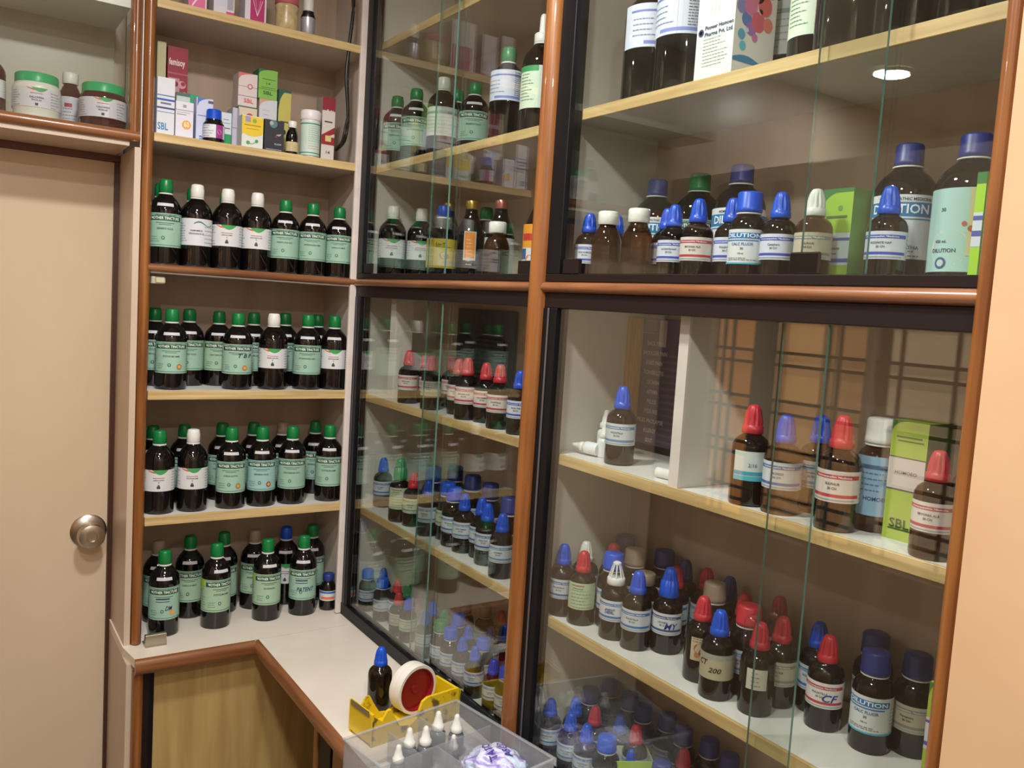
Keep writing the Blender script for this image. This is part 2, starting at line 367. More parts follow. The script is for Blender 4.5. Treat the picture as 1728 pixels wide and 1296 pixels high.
        if key == 'SBL': a[4].append(('t', 'SBL', -.008, .0505, .008, '2f6fb0', .018))
    elif key == 'CT200': a = (R*4.4, .032, .070, 'b3a98c', [('r', -.045, .045, .062, .070, '9aa08e'), ('t', 'CT', -.022, .056, .009, '2a241c', .014, .25), ('t', '200', -.002, .046, .008, '2a241c', .018, .25)])
    elif key == 'pic': a = (.03, .036, .072, 'c2b294', [('d', -.002, .055, .008, '9a5a3c'), ('d', .004, .049, .006, '8a3c2c'), ('d', -.005, .045, .004, 'c07a4a'), *lines(-.012, .012, .066, .070, 2, '8a7a60', 3)])
    elif key == 'small': a = (.03, .040, .070, 'c8c4b2', [*lines(-.008, .008, .046, .064, 4, '8a8676', 3)])
    elif key == 'teal2': a = (.045, .034, .072, 'c9d2cc', [('r', -.022, .022, .034, .040, '4ab0c4'), ('r', -.022, .022, .041, .046, '3c9ab4'), ('t', '2/16', .004, .054, .005, '5a7a9a')])
    elif key == 'lut': a = (R*4.5, .028, .078, 'd6dada', d_lution(i, R=R))
    elif key == 'grn2': a = (.06, .030, .078, 'b9cbaa', [('r', -.02, .004, .072, .074, 'a05a50'), ('r', -.018, .002, .067, .0685, '777766'), *lines(-.02, .022, .034, .064, 6, '8a9880', 3)])
    elif key == 'vit': a = (.10, .012, .045, 'd8dce4', [('r', .006, .026, .012, .045, '9a3a86'), ('d', .015, .028, .006, 'd890c0'), *lines(-.03, .0, .016, .042, 5, '8a8a9a', 3)])
    elif key == 'crm': a = (.075, .012, .042, 'cdbf8e', [*lines(-.012, .02, .016, .04, 6, '8f8356', 3)])
    elif key == 'mini': a = (.08, .03, .06, 'd0d6da', [('r', -.03, .03, .052, .058, '3464b0'), ('r', -.02, .02, .034, .042, 'e07a50')])
    elif key == 'bluestrip': a = (.06, .02, .09, '8fb2cc', [('r', -.02, .02, .075, .08, '50688a'), ('t', 'HOMOEO', 0, .04, .005, '33507a'), *lines(-.02, .02, .05, .07, 4, '5a7a98', 3)])
    else: raise KeyError(key)
    w, z0, z1, col, items = a
    LAB[kk] = (patch(w, z0, z1, col, R), design(items, R))
    return LAB[kk]

# ------------------------------------------------------------------ bottle kinds
MESH = {}
def capm(kind, colr):
    k = ('cap', kind, colr)
    if k in MESH: return MESH[k]
    mb = MB(); m = P[colr]
    if kind == 'screw':
        mb.lathe([(.0158, 0), (.0165, .001), (.0163, .019), (.0155, .0215), (.0150, .026), (.0138, .029), (.010, .0305)], m, 48, (24, .018, .0015, .0195))
    elif kind == 'flat':
        mb.lathe([(.0158, 0), (.0166, .001), (.0166, .0185), (.015, .0205), (.010, .021)], m, 48, (24, .018, .0015, .0185))
    elif kind == 'metal':
        mb.lathe([(.0150, 0), (.0156, .001), (.0152, .003), (.0158, .005), (.0152, .008), (.0158, .011), (.0152, .014), (.0156, .018), (.0142, .021), (.009, .0216)], m, 32)
    elif kind == 'drop':
        mb.lathe([(.0134, 0), (.0143, .001), (.0141, .009), (.0126, .0105), (.0122, .012), (.0108, .022), (.0092, .030), (.0080, .034), (.0062, .0365), (.0033, .0375)], m, 48, (12, .075, .011, .0305))
    elif kind == 'drop2':   # tall two-tier ribbed cap
        mb.lathe([(.0155, 0), (.0165, .001), (.0163, .008), (.0150, .013), (.0138, .026), (.0118, .0275), (.0116, .030), (.0098, .040), (.0080, .0465), (.0045, .049)], m, 48, (12, .075, .009, .044))
    elif kind == 'lattice':
        mb.lathe([(.0148, 0), (.0158, .001), (.0156, .011), (.014, .0125), (.0125, .0128)], m, 32)
        for i in range(8):
            a = 2*PI*i/8
            mb.tube([((.0130-t*.0075)*math.cos(a), (.0130-t*.0075)*math.sin(a), .012+t*.024) for t in (0, .35, .7, 1)], .0014, m, 6)
        mb.lathe([(.0075, .035), (.0072, .038), (.004, .040)], m, 20)
    elif kind == 'wide':
        mb.lathe([(.0180, 0), (.0190, .001), (.0188, .006), (.0182, .007), (.0176, .027), (.0160, .0295), (.010, .0305)], m, 48, (24, .02, .007, .0275))
    elif kind == 'pipette':
        mb.lathe([(.0155, 0), (.0160, .001), (.0158, .015), (.0145, .0165), (.0085, .0175), (.0078, .022), (.0070, .045), (.0055, .050), (.003, .052)], m, 32, (16, .04, .001, .015))
    me = mb.mesh('cap', ang=50); MESH[k] = me; return me
KIND = {
 # name: (radius, body profile, cap kind, cap z, collar, total height)
 'mt': (.0375, [(.030, 0), (.0365, .0018), (.0375, .006), (.0375, .121), (.0366, .129), (.0335, .138), (.028, .146), (.021, .153), (.0160, .158), (.0145, .162), (.0145, .170)], 'screw', .163, (.0162, .1585, .0042), .1935),
 'sy': (.0345, [(.028, 0), (.0335, .002), (.0345, .006), (.0345, .108), (.033, .118), (.027, .134), (.0195, .152), (.0155, .166), (.0145, .178), (.0145, .186)], 'metal', .176, None, .1975),
 'dr': (.025, [(.020, 0), (.0243, .0016), (.025, .005), (.025, .073), (.0243, .079), (.0215, .085), (.0165, .0895), (.0125, .092), (.0115, .096), (.0115, .1)], 'drop', .0935, None, .131),
 'wd': (.0265, [(.021, 0), (.0258, .0016), (.0265, .005), (.0265, .080), (.0255, .087), (.0225, .093), (.0175, .098), (.0150, .101), (.0150, .108)], 'wide', .104, (.0178, .1005, .003), .1345),
 'vi': (.0245, [(.020, 0), (.0238, .0016), (.0245, .005), (.0245, .055), (.0238, .063), (.0212, .072), (.0172, .080), (.0138, .085), (.0130, .088), (.0130, .094)], 'flat', .0875, None, .1085),
 'bg': (.0425, [(.034, 0), (.0415, .002), (.0425, .007), (.0425, .124), (.0412, .133), (.0370, .144), (.0300, .153), (.0220, .160), (.0180, .164), (.0170, .176)], 'wide', .168, (.0195, .1645, .003), .1985),
}
def body_mesh(kind, gm):
    k = ('body', kind, gm.name)
    if k not in MESH: MESH[k] = MB().lathe(KIND[kind][1], gm, 36).mesh('body', ang=50)
    return MESH[k]
def collar_mesh(kind):
    k = ('collar', kind)
    if k not in MESH:
        r, z, h = KIND[kind][4]; MESH[k] = MB().lathe([(r*.9, z), (r*1.02, z+.0008), (r*1.02, z+h*.75), (r*.92, z+h)], pm('dfe0dc'), 30).mesh('collar')
    return MESH[k]
CAPN = dict(g='green', g2='bright green', b='blue', B='navy', r='red', w='white', t='tan', y='gold', c='copper')
NECKGLINT = None
def build_bottle(it):
    kind = it['kind']; R, prof, ck, cz, coll, H = KIND[kind]
    ck = it.get('ck', ck); gm = it['glass']
    d = CAMP-Vector((it['x'], it['y'], 0)); rz = math.atan2(d.y, d.x)+PI/2+math.radians(it.get('turn', 0))
    o = thing(it['name'], it['label'], 'bottle', (it['x'], it['y'], it['z']), rz, it.get('group'))
    s = it.get('s', 1); o.scale = (it.get('sx', min(1.1, max(.92, s))),)*2+(s,)
    link('body', body_mesh(kind, gm), o)
    c = link('cap', capm(ck, it['cap']), o, (0, 0, cz))
    if ck == 'wide' and kind in ('mt',): c.location.z = .163
    if coll and not it.get('nocoll'): link('collar', collar_mesh(kind), o)
    if it['lab']:
        a, b = get_lab(it['lab'], R, it.get('i', 0)); l = link('label', a, o); link('print', b, l)
    if it.get('cover'):
        k = 'cover'
        if k not in MESH: MESH[k] = MB().lathe([(.0118, .102), (.0118, .140), (.0105, .146), (.006, .150), (.001, .151)], tubglass, 24, caps=False).mesh('clear_cover', ang=60)
        link('clear_cover', MESH[k], o, (-.012, -.014, -.006))
    if it.get('neck'):  # pale patch on the shoulder, a glass highlight put in as colour
        k = 'neck'
        if k not in MESH:
            mb = MB(); n = 8; vs = []; fs = []
            for i in range(n+1):
                a = -PI/2-.55+1.1*i/n
                for (r, z) in ((.0364, .1310), (.0340, .1378)): vs.append((r*math.cos(a), r*math.sin(a), z))
            for i in range(n): fs.append((2*i, 2*i+2, 2*i+3, 2*i+1))
            MESH[k] = mb.add(vs, fs, pm('c9cbd0')).mesh('painted_highlight')
        link('painted_highlight', MESH[k], o)
    return o

# ------------------------------------------------------------------ shelf levels
ZA = dict(A0=2.2371, A1=1.9429, A2=1.6485, A3=1.3549, A4=1.0549, A5=.7502)
ZM = dict(MU=1.9402, MR=1.653, M1=1.3498, M2=1.0484, M3=.766)
ZR = dict(RU=1.9493, RR=1.653, R1=1.3424, R2=1.041, R3=.766)
ZS = {**ZA, **ZM, **ZR}
BOUND = {}
for k in ZA: BOUND[k] = (-.503, .002, .012, .232)
for k in ZM: BOUND[k] = (.030, .232, -.806, -.016)
for k in ZR: BOUND[k] = (.030, .232, -1.618, -.856)
ITEMS = []
def B(shelf, u, v, dep, kind, cap, lab, glass=None, **kw):
    z = ZS[shelf]; H = KIND[kind][5]
    ck = kw.get('ck')
    if dep == 'z': p = onz(u, v, z+H*kw.get('s', 1)); s = kw.get('s', 1)
    else:
        p = (ony if shelf[0] == 'A' else onx)(u, v, dep)
        s = (p.z-z)/H
    s = min(1.12, max(.88, s)) if 's' not in kw else kw['s']
    it = dict(shelf=shelf, x=p.x, y=p.y, z=z, kind=kind, cap=cap, lab=lab, i=len(ITEMS), u=u, **kw); it['s'] = s
    it.setdefault('sx', .95 if kind == 'mt' else min(1.06, max(.94, s)))
    it['glass'] = glass or {'mt': amberA, 'sy': amberA, 'bg': amberA}.get(kind, amberB)
    it['back'] = kw.get('row') == 'back' or (dep != 'z' and dep > .1)
    ITEMS.append(it); return it
# --- open cabinet
for u, v, c, l in [(283, 303, 'g', 'mint'), (337, 312, 'w', 'sw'), (393, 320, 'w', 'wh'), (446, 327, 'w', 'wh'), (494, 339, 'g', 'mint'), (543, 345, 'g', 'mint'), (590, 352, 'g', 'mint')]:
    B('A2', u, v, .052, 'mt', c, l, neck=c == 'g')
for u, v in [(273, 310), (327, 318), (382, 326)]: B('A2', u, v, .14, 'mt', 'g', 'mint', neck=True)
for u, v, c, l in [(291, 521, 'g', 'seal'), (403, 528, 'g', 'T B P'), (463, 529, 'w', 'wh'), (521, 531, 'g', 'mint'), (567, 533, 'g', 'wh')]:
    B('A3', u, v, .052, 'mt', c, l, neck=c == 'g')
for u, v, l in [(259, 519, 'mint'), (321, 521, 'mint'), (370, 525, 'lime'), (429, 527, 'mint'), (482, 528, 'mint'), (537, 531, 'mint')]: B('A3', u, v, .14, 'mt', 'g', l, neck=True)
for u, v, c, l in [(270, 726, 'g', 'wh'), (327, 724, 'w', 'wh'), (392, 721, 'g', 'seal'), (444, 720, 'g', 'redseal'), (495, 719, 'g', 'mint'), (563, 717, 'g', 'mint')]:
    B('A4', u, v, .052, 'mt', c, l, neck=l != 'wh')
for u, v, c, l in [(259, 718, 'g', 'mint'), (312, 716, 'g', 'mint'), (376, 713, 'g', 'mint'), (429, 712, 'g', 'mint'), (478, 712, 't', 'mint'), (533, 710, 'g', 'mint')]: B('A4', u, v, .15, 'mt', c, l, neck=True)
for u, v, c, l, t in [(279, 928, 'g', 'DM', 0), (367, 916, 'g', 'lime', 22), (453, 909, 'g', 'lime', 12), (514, 903, 'g', 'PATENT', 0)]: B('A5', u, v, .052, 'mt', c, l, neck=True, turn=t)
for u, v, c, l in [(268, 912, 't', 'mint'), (322, 903, 'g', 'lime'), (379, 897, 'g', 'mint'), (431, 893, 't', 'lime'), (484, 888, 'b', 'lav2'), (533, 884, 'g', 'mint')]:
    B('A5', u, v, .15, 'mt', c, 'wh' if l == 'lav2' else l, neck=True)
B('A5', 570, 955, .05, 'vi', 'k' if False else 'B', 'mini', amberB, s=.9)
# --- narrow glass cabinet, upper
for u, v, dp, c, l in [(665, 163, .06, 'g', 'mint'), (704, 150, .07, 'g', 'mint'), (741, 128, .05, 'w', 'wg'), (773, 152, .16, 'g', 'mint'), (797, 140, .12, 'g', 'mint'), (849, 78, .05, 'g', 'lav')]:
    B('MU', u, v, dp, 'mt', c, l, neck=c == 'g')
B('MU', 905, 32, .05, 'mt', 'w', 'photo', ck='pipette', s=1.06, sx=1.0)
for u, v, dp, kd, c, l in [(650, 350, .07, 'mt', 'w', 'wh'), (713, 352, .13, 'mt', 'w', 'wh'), (736, 345, .045, 'mt', 'b', 'liv'), (759, 342, .15, 'sy', 'y', 'liv'),
                            (797, 339, .10, 'sy', 'y', 'orange'), (822, 350, .19, 'mt', 'g', 'mint'), (847, 338, .105, 'sy', 'c', 'tonic'), (903, 318, .045, 'sy', 'y', 'red50')]:
    B('MR', u, v, dp, kd, c, l)
B('MR', 821, 380, .03, 'vi', 'w', None, amberD, s=1.12, sx=1.1)
# --- narrow, first shelf under the rail
for u, v, dp, c, l in [(694, 591, .06, 'r', 'dilr'), (716, 597, .10, 'r', 'dilr'), (727, 600, .05, 'r', 'tin'), (764, 600, .13, 'r', 'dilr'), (776, 605, .08, 'r', 'dilr'), (786, 604, .045, 'r', 'dilr'), (816, 611, .07, 'r', 'dilr'), (838, 615, .045, 'r', 'dilr'), (876, 625, .05, 'b', 'diln')]:
    B('M1', u, v, dp, 'dr', c, l, row='back' if dp > .075 else 'front')
# --- narrow, second shelf
for u, v, kd, c, l, row in [(648, 772, 'dr', 'b', 'dil', 'front'), (712, 800, 'dr', 'r', 'dilg', 'front'), (733, 810, 'dr', 'b', 'dil', 'front'), (756, 814, 'wd', 'b', 'dilg', 'front'), (770, 822, 'wd', 'b', 'dil', 'front'), (788, 832, 'dr', 'b', 'dil', 'front'),
                            (811, 840, 'dr', 'b', 'dil', 'front'), (825, 848, 'dr', 'b', 'dil', 'front'), (850, 866, 'dr', 'b', 'dil', 'front')]:
    B('M2', u, v, 'z', kd, c, l, row=row)
B('M2', 671, 775, .045, 'dr', 'g', 'grn2', ck='drop2', s=1.12)
for u, v in [(724, 786), (762, 786), (795, 801), (826, 815), (857, 838)]: B('M2', u, v, 'z', 'wd', 'B', 'dil', row='back', s=1.15)
# --- narrow, floor of the cabinet
for u, v, kd, c, l, row in [(612, 953, 'wd', 'b', 'dil', 'front'), (637, 960, 'dr', 'b', 'dil', 'front'), (653, 977, 'wd', 'b', 'dil', 'front'), (668, 978, 'dr', 'r', 'dil', 'back'), (683, 985, 'dr', 'g', 'dil', 'back'), (664, 1000, 'dr', 'r', 'tin', 'front'), (690, 1008, 'dr', 'b', 'dilg', 'front'),
                            (731, 1015, 'dr', 'b', 'dil', 'back'), (727, 1050, 'wd', 'g', 'dil', 'front'), (746, 1030, 'dr', 'g', 'dil', 'back'), (750, 1060, 'wd', 'b', 'dil', 'front'), (762, 1035, 'wd', 'b', 'dil', 'back'), (771, 1078, 'dr', 'b', 'dil', 'front'),
                            (789, 1056, 'dr', 'b', 'dil', 'front'), (708, 1035, 'dr', 'b', 'dil', 'front'), (793, 1092, 'dr', 'b', 'diln', 'front'), (813, 1076, 'wd', 'b', 'dil', 'front'), (829, 1058, 'dr', 'B', 'dil', 'back'), (822, 1115, 'dr', 'b', 'dil', 'front'), (846, 1127, 'wd', 'b', 'dil', 'front'),
                            (786, 1015, 'wd', 't', 'dil', 'back'), (845, 1030, 'dr', 'r', 'dil', 'back'), (822, 1022, 'wd', 't', 'dilg', 'back')]:
    B('M3', u, v, 'z', kd, c, l, row=row, s=.82 if row == 'front' else .88, sx=.86)
# --- wide glass cabinet, upper shelf
B('RU', 1108, -58, .09, 'bg', 'B', 'lav3', turn=25); ITEMS[-1]['lab'] = 'lav'
B('RU', 1160, -75, .07, 'bg', 'B', 'lav', turn=-15)
B('RU', 1348, -100, .18, 'bg', 'B', 'wg', turn=-40)
B('RU', 1412, -140, .09, 'mt', 'w', 'photo'); B('RU', 1458, -150, .07, 'bg', 'B', None); B('RU', 1508, -160, .06, 'bg', 'B', None, turn=60)
B('RU', 1622, -195, .05, 'bg', 'B', None)
# --- wide glass cabinet, rail shelf
for u, v, dp, kd, c, l in [(997, 360, .06, 'dr', 'b', 'diln'), (1042, 362, .10, 'dr', 'b', 'dil'), (1023, 352, .05, 'vi', 'w', None), (1076, 346, .05, 'vi', 'w', None), (1120, 303, .17, 'bg', 'B', 'bigdil'), (1123, 351, .10, 'dr', 'b', 'diln'),
                            (1145, 344, .05, 'dr', 'b', 'diln'), (1183, 336, .06, 'dr', 'b', 'dilr'), (1176, 294, .19, 'bg', 'g', 'mint'), (1228, 334, .08, 'dr', 'b', 'diln'), (1254, 278, .17, 'bg', 'B', 'bigdil'), (1258, 322, .045, 'wd', 'b', 'lut'),
                            (1321, 324, .06, 'dr', 'b', 'diln'), (1376, 318, .05, 'dr', 'w', 'tin'), (1497, 312, .045, 'dr', 'b', 'diln'), (1523, 245, .14, 'bg', 'B', 'bigdil'), (1650, 226, .10, 'bg', 'B', 'teal')]:
    B('RR', u, v, dp, kd, c, l, amberD if kd == 'vi' else (amberC if u in (1376,) else None), row='back' if dp > .09 else 'front')
# --- wide, first shelf under the rail
B('R1', 1053, 652, .075, 'dr', 'b', 'dil')
for u, v, dp, c, l, gl in [(1268, 683, .05, 'r', 'teal2', amberB), (1329, 700, .06, 'b', 'dil', amberC), (1388, 700, .12, 'b', 'dil', amberB), (1433, 695, .06, 'r', 'dilr', amberB)]:
    B('R1', u, v, dp, 'dr', c, l, gl, row='front')
B('R1', 1485, 705, .10, 'wd', 'w', 'bluestrip', amberC)
B('R1', 1574, 795, .03, 'dr', 'r', 'dilr', amberC, s=.95); B('R1', 1630, 745, .08, 'wd', 'b', 'dil')
# --- wide, second shelf
for u, v, kd, c, l, row, ck in [(968, 916, 'dr', 'b', 'dil', 'front', None), (999, 929, 'dr', 'r', 'grn2', 'front', None), (986, 902, 'dr', 'w', 'dil', 'back', None), (1018, 914, 'dr', 'r', 'dil', 'back', None), (1049, 944, 'dr', 'w', 'SBL', 'front', 'lattice'),
                                (1046, 929, 'wd', 'b', 'dil', 'back', None), (1081, 922, 'wd', 't', 'dil', 'back', None), (1094, 950, 'dr', 't', 'dil', 'back', 'flat'),
                                (1081, 963, 'dr', 'b', 'dil', 'front', None), (1120, 922, 'wd', 'B', 'dil', 'back', None), (1131, 966, 'dr', 'b', 'MY', 'front', 'drop2'), (1155, 940, 'dr', 'B', 'dil', 'back', None), (1158, 955, 'dr', 'r', 'dil', 'back', None),
                                (1194, 950, 'dr', 'r', 'dil', 'back', None), (1189, 1006, 'dr', 'r', 'pic', 'front', None), (1215, 984, 'wd', 't', 'dil', 'back', None), (1238, 968, 'dr', 'B', 'dil', 'back', None), (1230, 1028, 'dr', 'b', 'CT200', 'front', None),
                                (1251, 998, 'dr', 'r', 'dil', 'back', None), (1257, 1022, 'wd', 'r', 'dil', 'back', None), (1287, 1050, 'dr', 'r', 'small', 'front', None), (1325, 1004, 'dr', 'r', 'tin', 'back', None), (1320, 1040, 'dr', 'r', 'tin', 'front', None),
                                (1384, 1050, 'dr', 'b', 'dil', 'back', None), (1400, 1070, 'dr', 'r', 'CF', 'front', None), (1480, 1067, 'wd', 'B', 'dil', 'back', None), (1486, 1097, 'wd', 'B', 'lut', 'front', None), (1546, 1102, 'wd', 'B', 'tin', 'front', None), (1049, 895, 'wd', 'B', 'dil', 'back', None)]:
    kw = dict(row=row)
    if ck: kw['ck'] = ck
    if u in (1287, 1320): kw['cover'] = True
    B('R2', u, v, 'z', kd, c, l, **kw)
# --- wide, floor
for u, v, kd, c, l, row in [(919, 1184, 'dr', 'b', 'dil', 'front'), (957, 1177, 'dr', 'b', 'dil', 'back'), (945, 1204, 'dr', 'b', 'dil', 'front'), (983, 1223, 'dr', 'b', 'dil', 'front'), (1013, 1245, 'wd', 'b', 'dil', 'front'), (1005, 1190, 'dr', 'r', 'dil', 'back'), (990, 1163, 'wd', 'B', 'dil', 'back'),
                            (1030, 1148, 'wd', 'B', 'dil', 'back'), (1064, 1170, 'wd', 'B', 'dil', 'back'), (1088, 1190, 'wd', 'B', 'dil', 'back'), (1125, 1203, 'wd', 'B', 'dil', 'back'), (1155, 1228, 'wd', 'B', 'dil', 'back'), (1193, 1247, 'wd', 'B', 'dil', 'back'), (1232, 1272, 'wd', 'B', 'dil', 'back'),
                            (1118, 1285, 'wd', 'B', 'dil', 'front'), (1040, 1205, 'dr', 'b', 'dil', 'front'), (1160, 1262, 'dr', 'r', 'dil', 'front'), (1075, 1222, 'dr', 'r', 'dil', 'back')]:
    B('R3', u, v, 'z', kd, c, l, row=row, s=.83 if row == 'front' else .9, sx=.90)

# ------------------------------------------------------------------ boxes and jars standing on the shelves (footprints for the spacing pass)
BOXES = []
def carton(shelf, x0u, x1u, vtop, dep, thick, front, side=None, top=None, name='medicine_carton', label='', prints=(), sprints=(), zbase=None, rz=0, cat='box', h=None, group=None):
    """a box whose front face spans pixels x0u..x1u at depth dep and whose top is at vtop"""
    z = ZS[shelf] if zbase is None else zbase
    f = ony if shelf[0] == 'A' else onx
    a = f(x0u, vtop, dep); b = f(x1u, vtop, dep); hh = h or (a.z+b.z)/2-z
    w = abs(b.x-a.x) if shelf[0] == 'A' else abs(b.y-a.y)
    c = (a+b)/2
    if shelf[0] == 'A': pos = (c.x, dep+thick/2, z); rot = rz
    else: pos = (dep+thick/2, c.y, z); rot = rz-PI/2
    o = thing(name, label, cat, pos, rot, group)
    mb = MB(); e = .0003
    mb.box(-w/2, w/2, -thick/2, thick/2, 0, hh, pm(front), 0)
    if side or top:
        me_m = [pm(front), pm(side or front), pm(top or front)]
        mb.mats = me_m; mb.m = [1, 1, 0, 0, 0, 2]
    mb.obj('carton_body', o, smooth=False)
    if prints: link('front_print', design([tuple(p) for p in scale_items(prints, w, hh)], None, name='front_print', dy=thick/2), o)
    if sprints:
        s = link('side_print', design([tuple(p) for p in scale_items(sprints, thick, hh)], None, name='side_print', dy=w/2), o); s.rotation_euler = (0, 0, -PI/2 if shelf[0] == 'A' else PI/2)
    BOXES.append((shelf, pos[0], pos[1], w if shelf[0] == 'A' else thick, thick if shelf[0] == 'A' else w, o, hh))
    return o, w, hh
def scale_items(items, w, h):
    """designs in unit coordinates x -0.5..0.5, z 0..1"""
    out = []
    for it in items:
        if it[0] == 'r': out.append(('r', it[1]*w, it[2]*w, it[3]*h, it[4]*h, it[5]))
        elif it[0] == 's': out.append(('s', [(a*w, b*h, c*h) for a, b, c in it[1]], it[2]))
        elif it[0] == 'd': out.append(('d', it[1]*w, it[2]*h, it[3]*w, it[4]))
        elif it[0] == 't': out.append(('t', it[1], it[2]*w, it[3]*h, it[4]*h, it[5], it[6]*w))
        elif it[0] == 'l': out += lines(it[1]*w, it[2]*w, it[3]*h, it[4]*h, it[5], it[6], 3, .0005)
    return out
def arc(x0, x1, z0, z1, col, up=True, n=8):
    return ('s', [(x0+(x1-x0)*i/n, z0+(z1-z0)*(1-(1-i/n)**2)**.5 if up else z0+(z1-z0)*(1-(i/n)**2)**.5, z1+.0001) for i in range(n+1)], col)
KIND['tb'] = (.0265, [(.022, 0), (.0258, .0016), (.0265, .005), (.0265, .044), (.0255, .049), (.0225, .053), (.0205, .056), (.0205, .060)], 'wide', .0555, (.0205, .053, .003), .086)
PB = lambda t, x, z, h, c, w: ('t', t, x, z, h, c, w)
# A1 (third shelf from the counter in the photo's top part)
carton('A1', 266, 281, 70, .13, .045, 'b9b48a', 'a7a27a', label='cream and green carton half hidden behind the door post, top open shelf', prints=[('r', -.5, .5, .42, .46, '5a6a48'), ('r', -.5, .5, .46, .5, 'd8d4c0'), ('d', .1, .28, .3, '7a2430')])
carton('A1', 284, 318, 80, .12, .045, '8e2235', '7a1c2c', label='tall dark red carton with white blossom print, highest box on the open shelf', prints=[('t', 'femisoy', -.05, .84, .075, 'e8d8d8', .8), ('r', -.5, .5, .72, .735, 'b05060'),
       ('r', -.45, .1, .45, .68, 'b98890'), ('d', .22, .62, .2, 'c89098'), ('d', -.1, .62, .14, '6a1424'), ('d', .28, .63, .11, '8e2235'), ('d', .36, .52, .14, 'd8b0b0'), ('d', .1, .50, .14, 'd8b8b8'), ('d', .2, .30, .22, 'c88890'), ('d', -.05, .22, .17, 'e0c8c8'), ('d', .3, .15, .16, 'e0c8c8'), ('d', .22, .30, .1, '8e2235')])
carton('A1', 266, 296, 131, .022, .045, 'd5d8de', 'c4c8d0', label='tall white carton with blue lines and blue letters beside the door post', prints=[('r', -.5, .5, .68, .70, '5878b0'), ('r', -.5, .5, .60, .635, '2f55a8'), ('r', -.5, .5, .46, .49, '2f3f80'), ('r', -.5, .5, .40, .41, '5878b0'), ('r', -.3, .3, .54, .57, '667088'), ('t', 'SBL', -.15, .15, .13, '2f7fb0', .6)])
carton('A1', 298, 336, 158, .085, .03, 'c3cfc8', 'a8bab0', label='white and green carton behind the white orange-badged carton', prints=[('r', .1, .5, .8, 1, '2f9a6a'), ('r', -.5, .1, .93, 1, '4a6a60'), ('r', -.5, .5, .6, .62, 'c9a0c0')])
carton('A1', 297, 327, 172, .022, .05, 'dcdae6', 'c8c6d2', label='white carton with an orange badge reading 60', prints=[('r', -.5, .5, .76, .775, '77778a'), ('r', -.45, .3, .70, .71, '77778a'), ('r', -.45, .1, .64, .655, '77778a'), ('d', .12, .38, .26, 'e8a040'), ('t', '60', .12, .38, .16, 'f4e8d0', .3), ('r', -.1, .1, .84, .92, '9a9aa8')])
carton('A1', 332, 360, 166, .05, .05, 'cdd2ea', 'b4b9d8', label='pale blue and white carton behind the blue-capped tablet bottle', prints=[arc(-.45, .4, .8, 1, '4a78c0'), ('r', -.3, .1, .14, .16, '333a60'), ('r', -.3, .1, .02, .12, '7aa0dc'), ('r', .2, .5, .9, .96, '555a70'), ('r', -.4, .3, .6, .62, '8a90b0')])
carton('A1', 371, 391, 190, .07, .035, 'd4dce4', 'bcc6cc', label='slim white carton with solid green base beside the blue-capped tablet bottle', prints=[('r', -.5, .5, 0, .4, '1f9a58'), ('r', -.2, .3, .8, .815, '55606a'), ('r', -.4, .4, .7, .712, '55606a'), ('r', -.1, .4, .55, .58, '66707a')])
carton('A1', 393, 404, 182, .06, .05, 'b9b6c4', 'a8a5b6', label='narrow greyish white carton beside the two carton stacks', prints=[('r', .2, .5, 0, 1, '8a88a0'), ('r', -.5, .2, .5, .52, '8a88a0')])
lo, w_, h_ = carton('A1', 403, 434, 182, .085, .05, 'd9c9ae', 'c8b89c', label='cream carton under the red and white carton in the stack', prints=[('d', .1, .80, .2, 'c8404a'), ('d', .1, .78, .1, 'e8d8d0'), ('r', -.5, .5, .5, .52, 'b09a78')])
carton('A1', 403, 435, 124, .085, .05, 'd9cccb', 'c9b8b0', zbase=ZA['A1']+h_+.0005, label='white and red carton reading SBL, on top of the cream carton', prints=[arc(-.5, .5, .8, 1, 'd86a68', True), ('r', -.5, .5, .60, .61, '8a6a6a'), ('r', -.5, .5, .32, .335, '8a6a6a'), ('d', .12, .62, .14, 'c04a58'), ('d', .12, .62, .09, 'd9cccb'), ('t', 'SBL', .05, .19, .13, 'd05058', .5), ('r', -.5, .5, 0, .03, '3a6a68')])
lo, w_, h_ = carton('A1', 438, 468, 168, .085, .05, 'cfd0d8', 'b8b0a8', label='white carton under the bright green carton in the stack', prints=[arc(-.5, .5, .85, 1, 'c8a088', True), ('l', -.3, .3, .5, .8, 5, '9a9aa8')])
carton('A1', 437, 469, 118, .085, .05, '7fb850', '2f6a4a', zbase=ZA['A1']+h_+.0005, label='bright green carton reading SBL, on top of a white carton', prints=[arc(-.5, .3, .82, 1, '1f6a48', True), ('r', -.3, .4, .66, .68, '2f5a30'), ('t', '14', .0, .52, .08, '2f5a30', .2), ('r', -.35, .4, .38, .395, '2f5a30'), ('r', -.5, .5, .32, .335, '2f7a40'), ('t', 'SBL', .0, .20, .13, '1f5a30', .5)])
carton('A1', 471, 492, 152, .085, .045, 'c3b860', '3a6a4a', label='yellow and dark green carton beside the bright green carton', prints=[arc(-.5, .4, .7, 1, '24584a', True), ('r', -.5, .5, .96, 1, '24584a'), ('r', -.3, .4, .52, .54, '4a5030'), ('d', -.05, .38, .22, '3a2430'), ('d', .3, .1, .25, '2f7a58')])
